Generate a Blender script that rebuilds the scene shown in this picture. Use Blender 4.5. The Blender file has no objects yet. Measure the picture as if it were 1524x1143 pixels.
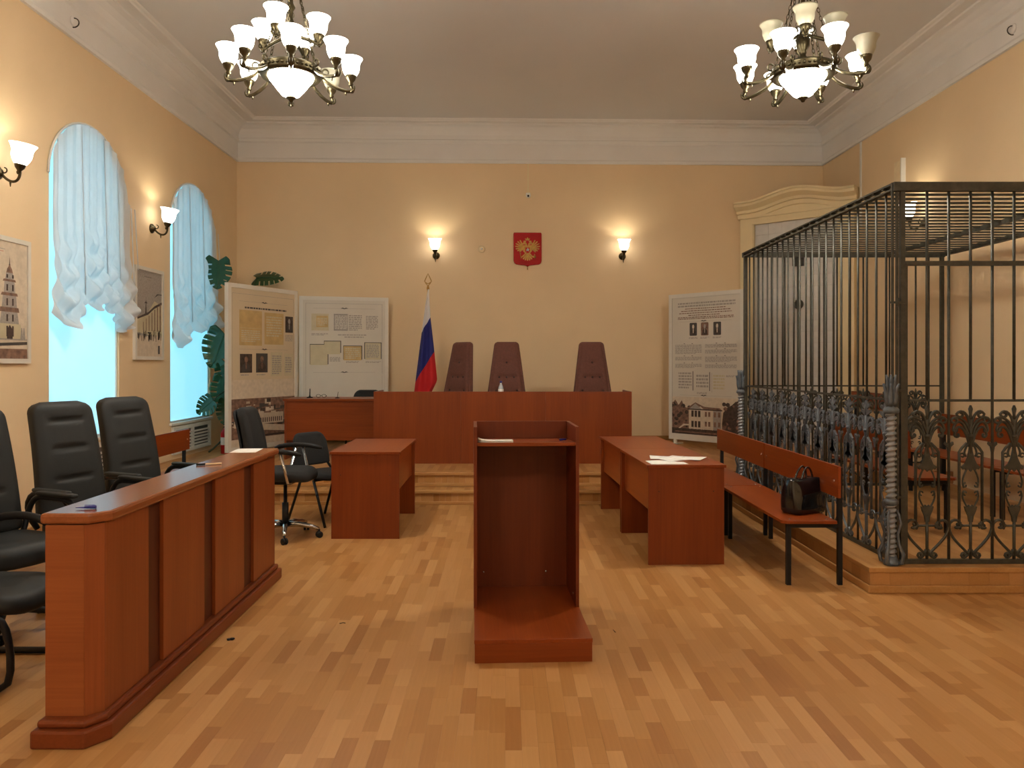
import bpy, math, random
from mathutils import Vector, Matrix
random.seed(7)
PI = math.pi
scene = bpy.context.scene
COL = scene.collection

# ------------------------------------------------------------------ camera, world, exposure
HCAM, F, VPX, VPY = 1.515, 1150.0, 755.0, 540.0
cam_d = bpy.data.cameras.new('camera')
cam_d.sensor_width = 36.0
cam_d.lens = 36.0 * F / 1524.0
cam_d.shift_x = (762.0 - VPX) / 1524.0
cam_d.shift_y = -(571.5 - VPY) / 1524.0
cam_d.clip_start = 0.05
cam = bpy.data.objects.new('camera', cam_d)
cam.location = (0, 0, HCAM)
cam.rotation_euler = (PI / 2, 0, 0)
COL.objects.link(cam)
scene.camera = cam

world = bpy.data.worlds.new('overcast_sky')
scene.world = world
world.use_nodes = True
world.node_tree.nodes['Background'].inputs['Color'].default_value = (0.45, 0.68, 0.85, 1)
world.node_tree.nodes['Background'].inputs['Strength'].default_value = 0.8

vs = scene.view_settings
vs.view_transform = 'Standard'
vs.look = 'None'
vs.gamma = 1.0
vs.use_curve_mapping = False
vs.exposure = 1.04

SHADE_L = 6.6          # radiance of a lit glass shade of the chandeliers
BOWL_L = 88.0
SCONCE_L = 3.2
SCONCE_W = 1.3          # the bulb inside each wall lamp
LAMP_COL = (1.0, 0.925, 0.795)
SCONCE_COL = (1.0, 0.90, 0.68)
WINDOW_L = 0.56
WINDOW_COL = (0.20, 0.63, 0.82)

def pt(px, py, d):
    return ((px - VPX) / F * d, d, HCAM - (py - VPY) / F * d)

# ------------------------------------------------------------------ mesh helper
class MB:
    def __init__(s):
        s.v = []; s.f = []; s.m = []; s.s = []
    def add(s, vs_, fs, mi=0, sm=False):
        o = len(s.v)
        s.v.extend([tuple(p) for p in vs_])
        for f in fs:
            s.f.append(tuple(i + o for i in f)); s.m.append(mi); s.s.append(sm)
        return s
    def box(s, x0, x1, y0, y1, z0, z1, mi=0):
        v = [(x0,y0,z0),(x1,y0,z0),(x1,y1,z0),(x0,y1,z0),(x0,y0,z1),(x1,y0,z1),(x1,y1,z1),(x0,y1,z1)]
        return s.add(v, [(0,3,2,1),(4,5,6,7),(0,1,5,4),(1,2,6,5),(2,3,7,6),(3,0,4,7)], mi)
    def obox(s, c, size, rot=None, mi=0):
        hx, hy, hz = size[0]/2, size[1]/2, size[2]/2
        R = rot or Matrix.Identity(3)
        v = [Vector(c) + R @ Vector(p) for p in [(-hx,-hy,-hz),(hx,-hy,-hz),(hx,hy,-hz),(-hx,hy,-hz),(-hx,-hy,hz),(hx,-hy,hz),(hx,hy,hz),(-hx,hy,hz)]]
        return s.add(v, [(0,3,2,1),(4,5,6,7),(0,1,5,4),(1,2,6,5),(2,3,7,6),(3,0,4,7)], mi)
    def loft(s, rings, mi=0, caps=True, closed=False, sm=True):
        n = len(rings[0]); o = len(s.v); k = len(rings)
        vs_ = [p for r in rings for p in r]; fs = []
        for i in range(k if closed else k - 1):
            a = i * n; b = ((i + 1) % k) * n
            for j in range(n):
                j2 = (j + 1) % n
                fs.append((a + j, a + j2, b + j2, b + j))
        s.add(vs_, fs, mi, sm)
        if caps and not closed:
            s.f.append(tuple(o + j for j in reversed(range(n)))); s.m.append(mi); s.s.append(False)
            s.f.append(tuple(o + (k-1)*n + j for j in range(n))); s.m.append(mi); s.s.append(False)
        return s
    def tube(s, pts, r, n=6, mi=0, closed=False, sm=True, flat=None):
        P = [Vector(p) for p in pts]; k = len(P)
        rr = r if isinstance(r, (list, tuple)) else [r] * k
        rings = []; up = None
        for i in range(k):
            if closed: t = P[(i+1) % k] - P[i-1]
            else: t = P[min(i+1, k-1)] - P[max(i-1, 0)]
            if t.length < 1e-9: t = Vector((0,0,1))
            t.normalize()
            if up is None:
                up = Vector((0,0,1)) if abs(t.z) < .9 else Vector((0,1,0))
            b = t.cross(up)
            if b.length < 1e-6: b = t.cross(Vector((1,0,0)))
            b.normalize(); u = b.cross(t).normalized(); up = u
            off = PI / n if n == 4 else 0
            rg = []
            for j in range(n):
                a = 2*PI*j/n + off
                rg.append(P[i] + (b*math.cos(a) + u*math.sin(a)) * rr[i])
            rings.append(rg)
        return s.loft(rings, mi, True, closed, sm and n > 4)
    def bar(s, a, b, w, mi=0):
        return s.tube([a, b], w * .7071, 4, mi, sm=False)
    def lathe(s, prof, n=20, c=(0,0,0), mi=0, sm=True, R=None, caps=True):
        rings = []
        for r, z in prof:
            rg = []
            for j in range(n):
                a = 2*PI*j/n
                p = Vector((max(r, 1e-4)*math.cos(a), max(r, 1e-4)*math.sin(a), z))
                if R: p = R @ p
                rg.append(p + Vector(c))
            rings.append(rg)
        return s.loft(rings, mi, caps, False, sm)
    def ball(s, c, r, n=10, mi=0, sc=(1,1,1)):
        rings = []
        m = max(4, n // 2)
        for i in range(m + 1):
            a = -PI/2 + PI*i/m
            rr = max(math.cos(a), .02)
            rings.append([(c[0]+r*sc[0]*rr*math.cos(2*PI*j/n), c[1]+r*sc[1]*rr*math.sin(2*PI*j/n), c[2]+r*sc[2]*math.sin(a)) for j in range(n)])
        return s.loft(rings, mi)
    def prism(s, poly, y0, y1, mi=0):            # polygon in XZ, extruded along Y
        n = len(poly)
        a = sum(poly[i][0]*poly[(i+1)%n][1] - poly[(i+1)%n][0]*poly[i][1] for i in range(n))
        if a < 0: poly = poly[::-1]
        v = [(p[0], y0, p[1]) for p in poly] + [(p[0], y1, p[1]) for p in poly]
        fs = [tuple(range(n)), tuple(reversed(range(n, 2*n)))]
        for i in range(n):
            j = (i + 1) % n
            fs.append((j, i, n + i, n + j))
        return s.add(v, fs, mi)
    def slab(s, poly, z0, z1, mi=0):             # polygon in XY, extruded along Z
        n = len(poly)
        a = sum(poly[i][0]*poly[(i+1)%n][1] - poly[(i+1)%n][0]*poly[i][1] for i in range(n))
        if a < 0: poly = poly[::-1]
        v = [(p[0], p[1], z0) for p in poly] + [(p[0], p[1], z1) for p in poly]
        fs = [tuple(reversed(range(n))), tuple(range(n, 2*n))]
        for i in range(n):
            j = (i + 1) % n
            fs.append((i, j, n + j, n + i))
        return s.add(v, fs, mi)
    def grid(s, fn, nu, nv, mi=0, sm=True, skip=None):
        v = [fn(i/nu, j/nv) for j in range(nv+1) for i in range(nu+1)]
        fs = []
        for j in range(nv):
            for i in range(nu):
                if skip and skip((i+.5)/nu, (j+.5)/nv): continue
                a = j*(nu+1)+i
                fs.append((a, a+1, a+nu+2, a+nu+1))
        return s.add(v, fs, mi, sm)
    def pad(s, x0, x1, y0, y1, z0, z1, r=.03, e=5.0, N=32, mi=0, fn=None, steps=5):   # cushion with rounded edges
        cx, cy = (x0+x1)/2, (y0+y1)/2; hx, hy = (x1-x0)/2, (y1-y0)/2
        prof = []
        for i in range(steps+1):
            a = -PI/2 + (PI/2)*i/steps
            prof.append((r*(1-math.cos(a)), z0 + r + r*math.sin(a)))
        for i in range(steps+1):
            a = (PI/2)*i/steps
            prof.append((r*(1-math.cos(a)), z1 - r + r*math.sin(a)))
        ins = [(.5*min(hx, hy), z0)] + prof + [(.5*min(hx, hy), z1)]
        rings = []
        for d, z in ins:
            rg = []
            for j in range(N):
                a = 2*PI*j/N; c, q = math.cos(a), math.sin(a)
                p = (cx + (hx-d)*math.copysign(abs(c)**(2/e), c), cy + (hy-d)*math.copysign(abs(q)**(2/e), q), z)
                rg.append(fn(p) if fn else p)
            rings.append(rg)
        return s.loft(rings, mi)
    def xf(s, M):
        s.v = [tuple(M @ Vector(p)) for p in s.v]; return s
    def mesh(s, name, mats):
        me = bpy.data.meshes.new(name)
        me.from_pydata(s.v, [], s.f)
        for m in (mats if isinstance(mats, (list, tuple)) else [mats]): me.materials.append(m)
        me.polygons.foreach_set('material_index', s.m)
        me.polygons.foreach_set('use_smooth', s.s)
        me.update()
        return me
    def build(s, name, mats, parent=None, bevel=0, kind=None, label=None, solid=0, loc=None, rot=None):
        return link(name, s.mesh(name, mats), parent, bevel, kind, label, solid, loc, rot)

def link(name, me, parent=None, bevel=0, kind=None, label=None, solid=0, loc=None, rot=None):
    o = bpy.data.objects.new(name, me)
    COL.objects.link(o)
    if parent: o.parent = parent
    if loc: o.location = loc
    if rot: o.rotation_euler = rot
    if kind: o['kind'] = kind
    if label: o['label'] = label
    if bevel:
        b = o.modifiers.new('bevel', 'BEVEL'); b.width = bevel; b.segments = 2; b.limit_method = 'ANGLE'; b.angle_limit = .7
    if solid:
        b = o.modifiers.new('solid', 'SOLIDIFY'); b.thickness = solid
    return o

def thing(name, label, cat, loc=(0,0,0), rz=0, group=None):
    o = bpy.data.objects.new(name, None); COL.objects.link(o)
    o.empty_display_size = .1
    o.location = loc; o.rotation_euler = (0, 0, rz)
    return tag(o, label, cat, group)
def tag(o, label, cat, group=None):
    o['label'] = label; o['category'] = cat
    if group: o['group'] = group
    return o
def kids(o):
    return [c for c in bpy.data.objects if c.parent == o]
KIDS = {}
def dup(root, label, loc, rz=0, group=None):
    def rec(o, par):
        c = o.copy(); COL.objects.link(c)
        if par: c.parent = par
        for ch in kids_of[o.name]: rec(ch, c)
        return c
    kids_of = {}
    def scan(o):
        kids_of[o.name] = list(o.children)
        for ch in o.children: scan(ch)
    scan(root)
    r = rec(root, None)
    r.location = loc; r.rotation_euler = (0, 0, rz)
    r['label'] = label
    if group: r['group'] = group
    return r

# ------------------------------------------------------------------ materials
def lin(r, g, b):
    f = lambda c: (c/255/12.92) if c/255 <= .04045 else ((c/255+.055)/1.055)**2.4
    return (f(r), f(g), f(b))
def new_mat(name):
    m = bpy.data.materials.new(name); m.use_nodes = True
    nt = m.node_tree
    return m, nt, nt.nodes['Principled BSDF']
def mat(name, col, rough=.5, metal=0.0, var=.08, scale=8.0, bump=0.0, bscale=60.0, spec=.5, coat=0.0, trans=0.0):
    m, nt, p = new_mat(name)
    tc = nt.nodes.new('ShaderNodeTexCoord')
    n = nt.nodes.new('ShaderNodeTexNoise'); n.inputs['Scale'].default_value = scale; n.inputs['Detail'].default_value = 4
    nt.links.new(tc.outputs['Object'], n.inputs['Vector'])
    r = nt.nodes.new('ShaderNodeValToRGB')
    r.color_ramp.elements[0].position = .3; r.color_ramp.elements[1].position = .7
    r.color_ramp.elements[0].color = tuple(c*(1-var) for c in col) + (1,)
    r.color_ramp.elements[1].color = tuple(min(1, c*(1+var)) for c in col) + (1,)
    nt.links.new(n.outputs['Fac'], r.inputs['Fac'])
    nt.links.new(r.outputs['Color'], p.inputs['Base Color'])
    p.inputs['Roughness'].default_value = rough; p.inputs['Metallic'].default_value = metal
    p.inputs['Specular IOR Level'].default_value = spec
    p.inputs['Coat Weight'].default_value = coat
    if bump:
        n2 = nt.nodes.new('ShaderNodeTexNoise'); n2.inputs['Scale'].default_value = bscale; n2.inputs['Detail'].default_value = 6
        nt.links.new(tc.outputs['Object'], n2.inputs['Vector'])
        b = nt.nodes.new('ShaderNodeBump'); b.inputs['Strength'].default_value = bump; b.inputs['Distance'].default_value = .01
        nt.links.new(n2.outputs['Fac'], b.inputs['Height']); nt.links.new(b.outputs['Normal'], p.inputs['Normal'])
    if trans:
        out = nt.nodes['Material Output']
        t = nt.nodes.new('ShaderNodeBsdfTranslucent'); nt.links.new(r.outputs['Color'], t.inputs['Color'])
        mx = nt.nodes.new('ShaderNodeMixShader'); mx.inputs['Fac'].default_value = trans
        nt.links.new(p.outputs['BSDF'], mx.inputs[1]); nt.links.new(t.outputs['BSDF'], mx.inputs[2])
        nt.links.new(mx.outputs['Shader'], out.inputs['Surface'])
    return m
def wood(name, dark, light, axis=2, rough=.35, fine=70.0, long_=2.2, spec=.36):
    m, nt, p = new_mat(name)
    tc = nt.nodes.new('ShaderNodeTexCoord')
    mp = nt.nodes.new('ShaderNodeMapping')
    sc = [fine, fine, fine]; sc[axis] = long_
    mp.inputs['Scale'].default_value = sc
    nt.links.new(tc.outputs['Object'], mp.inputs['Vector'])
    n = nt.nodes.new('ShaderNodeTexNoise'); n.inputs['Scale'].default_value = 1.0; n.inputs['Detail'].default_value = 5; n.inputs['Distortion'].default_value = .4
    nt.links.new(mp.outputs['Vector'], n.inputs['Vector'])
    mp2 = nt.nodes.new('ShaderNodeMapping'); sc2 = [7.0]*3; sc2[axis] = .7; mp2.inputs['Scale'].default_value = sc2
    nt.links.new(tc.outputs['Object'], mp2.inputs['Vector'])
    n2 = nt.nodes.new('ShaderNodeTexNoise'); n2.inputs['Scale'].default_value = 1.0; n2.inputs['Detail'].default_value = 2
    nt.links.new(mp2.outputs['Vector'], n2.inputs['Vector'])
    ad = nt.nodes.new('ShaderNodeMath'); ad.operation = 'MULTIPLY_ADD'; ad.inputs[1].default_value = .5
    ml = nt.nodes.new('ShaderNodeMath'); ml.operation = 'MULTIPLY'; ml.inputs[1].default_value = .5
    nt.links.new(n2.outputs['Fac'], ml.inputs[0])
    nt.links.new(n.outputs['Fac'], ad.inputs[0]); nt.links.new(ml.outputs[0], ad.inputs[2])
    r = nt.nodes.new('ShaderNodeValToRGB')
    r.color_ramp.elements[0].position = .34; r.color_ramp.elements[1].position = .66
    r.color_ramp.elements[0].color = dark + (1,); r.color_ramp.elements[1].color = light + (1,)
    nt.links.new(ad.outputs[0], r.inputs['Fac']); nt.links.new(r.outputs['Color'], p.inputs['Base Color'])
    p.inputs['Roughness'].default_value = rough
    p.inputs['Specular IOR Level'].default_value = spec
    return m
def glow(name, col, strength, base=(.8,.78,.7)):
    m, nt, p = new_mat(name)
    p.inputs['Base Color'].default_value = base + (1,)
    p.inputs['Roughness'].default_value = .3
    p.inputs['Emission Color'].default_value = col + (1,)
    n = nt.nodes.new('ShaderNodeTexNoise'); n.inputs['Scale'].default_value = 5
    mr = nt.nodes.new('ShaderNodeMapRange'); mr.inputs['To Min'].default_value = strength*.97; mr.inputs['To Max'].default_value = strength*1.03
    nt.links.new(n.outputs['Fac'], mr.inputs['Value']); nt.links.new(mr.outputs['Result'], p.inputs['Emission Strength'])
    return m

M = {}
M['wall'] = mat('peach_wall_paint', lin(230,203,163), .75, var=.03, scale=1.2, bump=.05, bscale=90)
M['ceiling'] = mat('white_ceiling_paint', lin(212,210,208), .85, var=.02, scale=1.0)
M['cornice'] = mat('white_plaster', lin(226,223,219), .8, var=.03, scale=2.0)
M['cream'] = mat('cream_moulding_paint', lin(230,211,168), .6, var=.04, scale=3.0)
M['tile'] = mat('white_glazed_tile', lin(214,212,208), .22, var=.05, scale=6.0)
FL = [((160,112,60),(172,123,70)), ((164,117,65),(176,128,75)), ((169,122,71),(181,133,82)), ((147,98,49),(160,110,60)), ((176,130,78),(188,141,89)), ((154,106,55),(167,118,66))]
M['floor'] = [wood('laminate_strip_%s' % 'abcdef'[i], lin(*a), lin(*b), 1, .38, 90, 3.0) for i, (a, b) in enumerate(FL)]
M['floorx'] = wood('laminate_step', lin(150,106,66), lin(164,120,78), 2, .35, 60, 4)
M['oak'] = wood('light_wood_trim', lin(166,118,66), lin(182,138,84), 0, .4, 60, 2)
M['oak_y'] = wood('light_wood_trim_long', lin(166,118,66), lin(182,138,84), 1, .4, 60, 2)
M['joint'] = mat('dark_joint', lin(110,70,36), .8)
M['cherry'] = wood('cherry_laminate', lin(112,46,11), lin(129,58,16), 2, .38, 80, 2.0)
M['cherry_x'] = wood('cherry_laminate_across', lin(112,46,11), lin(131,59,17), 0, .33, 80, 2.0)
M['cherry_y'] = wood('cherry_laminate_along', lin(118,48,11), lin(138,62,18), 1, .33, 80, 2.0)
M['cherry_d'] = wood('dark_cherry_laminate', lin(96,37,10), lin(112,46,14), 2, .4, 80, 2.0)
M['alder'] = wood('alder_laminate', lin(126,62,27), lin(143,75,36), 2, .42, 80, 2.0)
M['alder_y'] = wood('alder_laminate_along', lin(130,72,40), lin(147,86,50), 1, .19, 80, 2.0)
M['alder_x'] = wood('alder_laminate_across', lin(132,69,34), lin(149,83,43), 0, .42, 80, 2.0)
M['wenge'] = wood('dark_groove_laminate', lin(74,32,14), lin(88,41,19), 2, .5, 80, 2.0)
M['plinth'] = wood('alder_plinth', lin(106,48,20), lin(121,58,27), 1, .36, 80, 2.0)
M['leather'] = mat('black_leatherette', lin(24,27,27), .6, var=.1, scale=30, bump=.15, bscale=300)
M['fabric'] = mat('black_fabric', lin(26,27,28), .85, var=.2, scale=120, bump=.3, bscale=500)
M['plastic'] = mat('black_plastic', lin(20,21,23), .5, var=.1, scale=20, spec=.3)
M['brown'] = mat('brown_velour', lin(104,64,53), .85, var=.12, scale=40, bump=.2, bscale=300)
M['button'] = mat('dark_brown_button', lin(58,34,28), .8)
M['chrome'] = mat('chrome', (.62,.63,.65), .18, 1.0, var=.03)
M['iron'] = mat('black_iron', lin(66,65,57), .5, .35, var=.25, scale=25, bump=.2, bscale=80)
M['iron_l'] = mat('window_lit_patinated_iron', lin(100,108,116), .45, .5, var=.25, scale=25, bump=.2, bscale=80)  # silver patina, with bluish window light put into the base colour
M['silver'] = mat('silvered_iron', lin(146,150,154), .33, .6, var=.2, scale=20, bump=.15, bscale=80)
M['brass'] = mat('antique_brass', lin(78,71,52), .34, .9, var=.25, scale=20)
M['gold'] = mat('gilt', lin(176,130,60), .4, .5, var=.2, scale=30)
M['white'] = mat('white_paint', lin(222,220,214), .5, var=.03)
M['frame'] = mat('white_frame', lin(214,208,196), .5, var=.03)
M['paper'] = mat('paper_white', lin(236,234,228), .8, var=.02)
M['board'] = mat('poster_ground', lin(206,198,184), .6, var=.03, scale=3)
M['board_l'] = mat('poster_ground_warm', lin(204,186,156), .6, var=.04, scale=3)
M['tan'] = mat('poster_tan_sheet', lin(194,164,110), .6, var=.12, scale=10)
M['tan2'] = mat('poster_pale_sheet', lin(196,184,152), .6, var=.06, scale=10)
M['ink'] = mat('poster_ink', lin(70,66,62), .6)
M['grey'] = mat('poster_grey_text', lin(158,150,142), .6, var=.15, scale=60)
M['sepia'] = mat('poster_sepia', lin(124,94,78), .6, var=.45, scale=22)
M['sepia_d'] = mat('poster_dark_sepia', lin(66,52,46), .6, var=.5, scale=26)
M['sepia_l'] = mat('poster_light_sepia', lin(206,190,168), .6, var=.1, scale=20)
M['red'] = mat('red_enamel', lin(172,10,14), .5, spec=.25, var=.08, scale=10)
M['redink'] = mat('red_ink', lin(190,90,80), .6)
M['blue'] = mat('blue_plastic', lin(30,34,130), .35)
M['glass'] = mat('frosted_glass', lin(186,184,164), .35, var=.04, trans=.12)
M['lit'] = glow('lit_shade', LAMP_COL, SHADE_L)
M['bowl'] = glow('lit_bowl', LAMP_COL, BOWL_L)
M['sconce'] = glow('lit_wall_shade', LAMP_COL, SCONCE_L)
M['window'] = glow('daylit_blind', WINDOW_COL, WINDOW_L, (.6,.75,.8))
M['curtain'] = mat('white_sheer', lin(226,228,230), .9, var=.03, scale=5, trans=.38)
M['leaf'] = mat('monstera_leaf', lin(38,74,40), .28, var=.2, scale=14)
M['stem'] = mat('plant_stem', lin(58,66,44), .5)
M['pot'] = mat('clay_pot', lin(120,66,44), .7)
M['bag'] = mat('black_patent_leather', lin(10,12,16), .16, var=.2, scale=10, coat=.4)
M['f_white'] = mat('flag_white', lin(222,218,216), .8, var=.03)
M['f_blue'] = mat('flag_blue', lin(26,34,112), .8, var=.05)
M['f_red'] = mat('flag_red', lin(192,22,28), .8, var=.05)
M['bottle'] = mat('clear_plastic_bottle', lin(176,186,196), .15, var=.05)
M['wallplate'] = mat('cream_plastic', lin(228,208,168), .5)

# ================================================================== THE ROOM
CPZ = .165
XL, XR, YB, YF, ZC = -4.2, 5.0, -2.6, 12.0, 5.22
DY, DY2, DZ1, DZ = 8.26, 8.56, .15, .30            # dais: first riser, second riser, heights
def yback(x): return 12.0 + (x - XL) / (XR - XL) * .24

# floor: a base, 300 strips nearest the camera as parts, the rest joined
fb = MB(); fb.box(XL-.1, XR+.1, YB, YF+.4, -.06, -.0021)
floor = fb.build('floor', M['joint'], None, kind='structure')
SW = .0655
rest = MB(); cands = []
ix = 0; x = XL
rnd = random.Random(3)
while x < XR - .01:
    y = YB + rnd.uniform(-.4, 0)
    while y < DY:
        L = rnd.choice((.2, .26, .32, .32, .38, .45))
        y0, y1 = max(y, YB), min(y + L, DY)
        if y1 - y0 > .03:
            t = rnd.choices(range(6), (3, 5, 6, 2, 4, 4))[0]
            cands.append((x, min(x + SW, XR), y0, y1, t))
        y += L
    x += SW
def strip(mb, x0, x1, y0, y1, mi, z=0.0, g=.0002):
    v = [(x0+g*.4,y0+g*.4,z-.002),(x1-g*.4,y0+g*.4,z-.002),(x1-g*.4,y1-g*.4,z-.002),(x0+g*.4,y1-g*.4,z-.002),
         (x0+g,y0+g,z),(x1-g,y0+g,z),(x1-g,y1-g,z),(x0+g,y1-g,z)]
    mb.add(v, [(4,5,6,7),(0,1,5,4),(1,2,6,5),(2,3,7,6),(3,0,4,7),(0,3,2,1)], mi)
def fshow(c):
    x0, x1, y0, y1, t = c
    xm, ym = (x0+x1)/2, (y0+y1)/2
    if ym < 2.7: return 0
    px = VPX + xm/ym*F; py = VPY + HCAM/ym*F
    if px < 5 or px > 1519 or py > 1138: return 0
    if -.2 < xm < .45 and 3.85 < ym < 4.9: return 0
    if xm < -1.58 and ym > 3.0: return 0
    return (x1-x0)*(y1-y0)*HCAM/ym**3
cands.sort(key=fshow, reverse=True)
pcache = {}
for i, c in enumerate(cands):
    x0, x1, y0, y1, t = c
    if i < 296:
        key = (round(y1-y0, 3), round(x1-x0, 3), t)
        if key not in pcache:
            mb = MB(); strip(mb, 0, x1-x0, 0, y1-y0, 0)
            pcache[key] = mb.mesh('plank', M['floor'][t])
        link('plank', pcache[key], floor, loc=(x0, y0, 0))
    else:
        strip(rest, x0, x1, y0, y1, t)
rest.build('plank_field', M['floor'], floor, kind='stuff')

# ceiling, plain walls
mb = MB(); mb.box(XL-.3, XR+.3, YB-.2, YF+.5, ZC, ZC+.1)
mb.build('ceiling', M['ceiling'], kind='structure')
mb = MB(); mb.slab([(XL-.3, yback(XL-.3)), (XR+.3, yback(XR+.3)), (XR+.3, 12.5), (XL-.3, 12.5)], 0, ZC)
mb.build('wall_back', M['wall'], kind='structure')
mb = MB(); mb.box(XR, XR+.2, YB, 12.3, 0, ZC)
mb.build('wall_right', M['wall'], kind='structure')
mb = MB(); mb.box(XL-.3, XR+.3, YB-.2, YB, 0, ZC)
mb.build('wall_front', M['wall'], kind='structure')

# left wall with two arched openings
WIN = [(7.08, 8.36), (9.63, 10.92)]
SILL, SPR, ATOP, REV = .76, 3.25, 3.88, .09
def arch(y0, y1, n=18):
    c, r = (y0+y1)/2, (y1-y0)/2
    return [(c - r*math.cos(PI*i/n), SPR + (ATOP-SPR)*math.sin(PI*i/n)) for i in range(n+1)]
mb = MB()
def wq(y0, y1, z0, z1): mb.add([(XL,y0,z0),(XL,y1,z0),(XL,y1,z1),(XL,y0,z1)], [(0,1,2,3)])
ys = YB
for (y0, y1) in WIN:
    wq(ys, y0, 0, ZC); wq(y0, y1, 0, SILL)
    a = arch(y0, y1)
    wq(y0, y1, ATOP+.02, ZC)
    for i in range(len(a)-1):
        mb.add([(XL,a[i][0],a[i][1]),(XL,a[i+1][0],a[i+1][1]),(XL,a[i+1][0],ATOP+.02),(XL,a[i][0],ATOP+.02)], [(0,1,2,3)])
    ring = [(y0,SILL)] + a + [(y1,SILL)]
    for i in range(len(ring)):
        p, q = ring[i], ring[(i+1) % len(ring)]
        mb.add([(XL,p[0],p[1]),(XL-REV,p[0],p[1]),(XL-REV,q[0],q[1]),(XL,q[0],q[1])], [(0,1,2,3)])
    ys = y1
wq(ys, 12.2, 0, ZC)
mb.box(XL-.34, XL-.30, YB, 12.3, 0, ZC)
mb.build('wall_left', M['wall'], kind='structure')

# windows: daylit blind in a white frame, sill board
for k, (y0, y1) in enumerate(WIN):
    a = arch(y0, y1)
    poly = [(y0,SILL)] + a + [(y1,SILL)]
    mb = MB()
    prof = [(XL-.06, 0.0), (XL-.02, 0.0), (XL-.02, .022), (XL-.06, .022)]
    cy, cz = (y0+y1)/2, 2.2
    rings = []
    for (y, z) in poly:
        d = Vector((cy-y, cz-z)); 
        sx = (1 - .022/((y1-y0)/2)); sz = (1 - .022/1.5)
        rings.append([(px, cy+(y-cy)*(1-(1-sx)*(o/.022)), cz+(z-cz)*(1-(1-sz)*(o/.022))) for px, o in prof])
    mb.loft(rings, closed=True, sm=False)
    w = mb.build('window_%d' % (k+1), M['white'], kind='structure')
    mb = MB(); mb.add([(XL-.034, y, z) for y, z in poly], [tuple(range(len(poly)))])
    mb.add([(XL-.038, y, z) for y, z in poly], [tuple(reversed(range(len(poly))))])
    mb.build('window_blind', M['window'], w, label='daylit pale blue roller blind')
    mb = MB(); mb.box(XL-.08, XL+.035, y0-.03, y1+.03, SILL-.035, SILL)
    mb.build('window_sill', M['white'], w, bevel=.006)

# cornice around the room, one mitred run per wall
PROF = [(0,4.635),(.035,4.635),(.04,4.67),(.022,4.70),(.022,4.93),(.05,4.945),(.055,4.985),(.035,5.0),(.05,5.06),(.09,5.12),(.15,5.165),
        (.21,5.18),(.215,5.2),(.30,5.205),(.305,5.185),(.36,5.185),(.37,5.2),(.40,5.205),(.41,5.22)]
def corner_pt(i, a):
    # corners: 0 back-left, 1 back-right, 2 front-right, 3 front-left
    if i == 0: return (XL+a, yback(XL+a)-a)
    if i == 1: return (XR-a, yback(XR-a)-a)
    if i == 2: return (XR-a, YB+a)
    return (XL+a, YB+a)
for n in range(4):
    i, j = n, (n+1) % 4
    mb = MB()
    r0 = [corner_pt(i, a)+(z,) for a, z in PROF] ; r1 = [corner_pt(j, a)+(z,) for a, z in PROF]
    k = len(PROF)
    mb.add(r0 + r1, [(q, q+1, k+q+1, k+q) for q in range(k-1)], 0, False)
    mb.build('trim_%d' % (n+1), M['cornice'], kind='structure')
# baseboards at floor level and on the dais
mb = MB(); mb.box(XL, XL+.025, YB, DY, 0, .075); mb.build('baseboard_left', M['oak_y'], kind='structure', bevel=.005)
mb = MB(); mb.box(XR-.025, XR, YB, 5.08, 0, .075); mb.build('baseboard_right', M['oak_y'], kind='structure', bevel=.005)
mb = MB(); mb.slab([(XL, yback(XL)-.025), (XR, yback(XR)-.025), (XR, yback(XR)), (XL, yback(XL))], DZ, DZ+.07)
mb.build('baseboard_back', M['oak'], kind='structure', bevel=.004)

# ------------------------------------------------------------------ dais with two steps
DB = .40; CX = 2.39
dais = thing('dais', 'low two-step wooden platform across the back of the room under the judges bench', 'platform', (0, DY, 0))
mb = MB()
mb.slab([(XL+.002,.012),(CX-.02,.012),(CX-.02,DB),(XR-.002,DB),(XR-.002,3.92),(XL+.002,3.72)], 0, DZ1-.006)
mb.slab([(XL+.002,DY2-DY+.012),(CX-.02,DY2-DY+.012),(CX-.02,DB+.012),(XR-.002,DB+.012),(XR-.002,3.92),(XL+.002,3.72)], DZ1-.006, DZ-.006)
mb.build('step_core', M['joint'], dais)
for nm, yy, z0, z1 in (('riser', 0, 0, DZ1), ('riser', DY2-DY, DZ1, DZ)):
    mb = MB(); x = XL+.002
    while x < CX - .03:
        x1 = min(x + .0655*rnd.choice((1,1,2)), CX-.02)
        mb.box(x+.0004, x1-.0004, yy+rnd.uniform(0,.0006), yy+.014, z0, z1-.006, rnd.choices(range(6), (3,5,6,2,4,4))[0])
        x = x1
    mb.build(nm, M['floor'], dais, kind='stuff')
def planked(name, parent, x0, x1, y0, y1, z, along_y=True):
    mb = MB(); x = x0
    while x < x1 - .005:
        y = y0 - rnd.uniform(0, .4); xe = min(x + SW, x1)
        while y < y1:
            L = rnd.choice((.26, .32, .38, .45))
            a, b = max(y, y0), min(y+L, y1)
            if b - a > .01: strip(mb, x, xe, a, b, rnd.choices(range(6), (3,5,6,2,4,4))[0], z)
            y += L
        x = xe
    return mb.build(name, M['floor'], parent, kind='stuff')
planked('tread', dais, XL+.002, CX-.02, .0, DY2-DY, DZ1)
planked('tread', dais, XL+.002, CX-.02, DY2-DY, 3.70, DZ)
planked('tread', dais, CX-.02, XR-.002, DB, 3.90, DZ)
mb = MB(); mb.box(CX-.02, XR-.002, DB, DB+.011, CPZ, DZ-.006); mb.build('riser', M['floorx'], dais)
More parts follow.
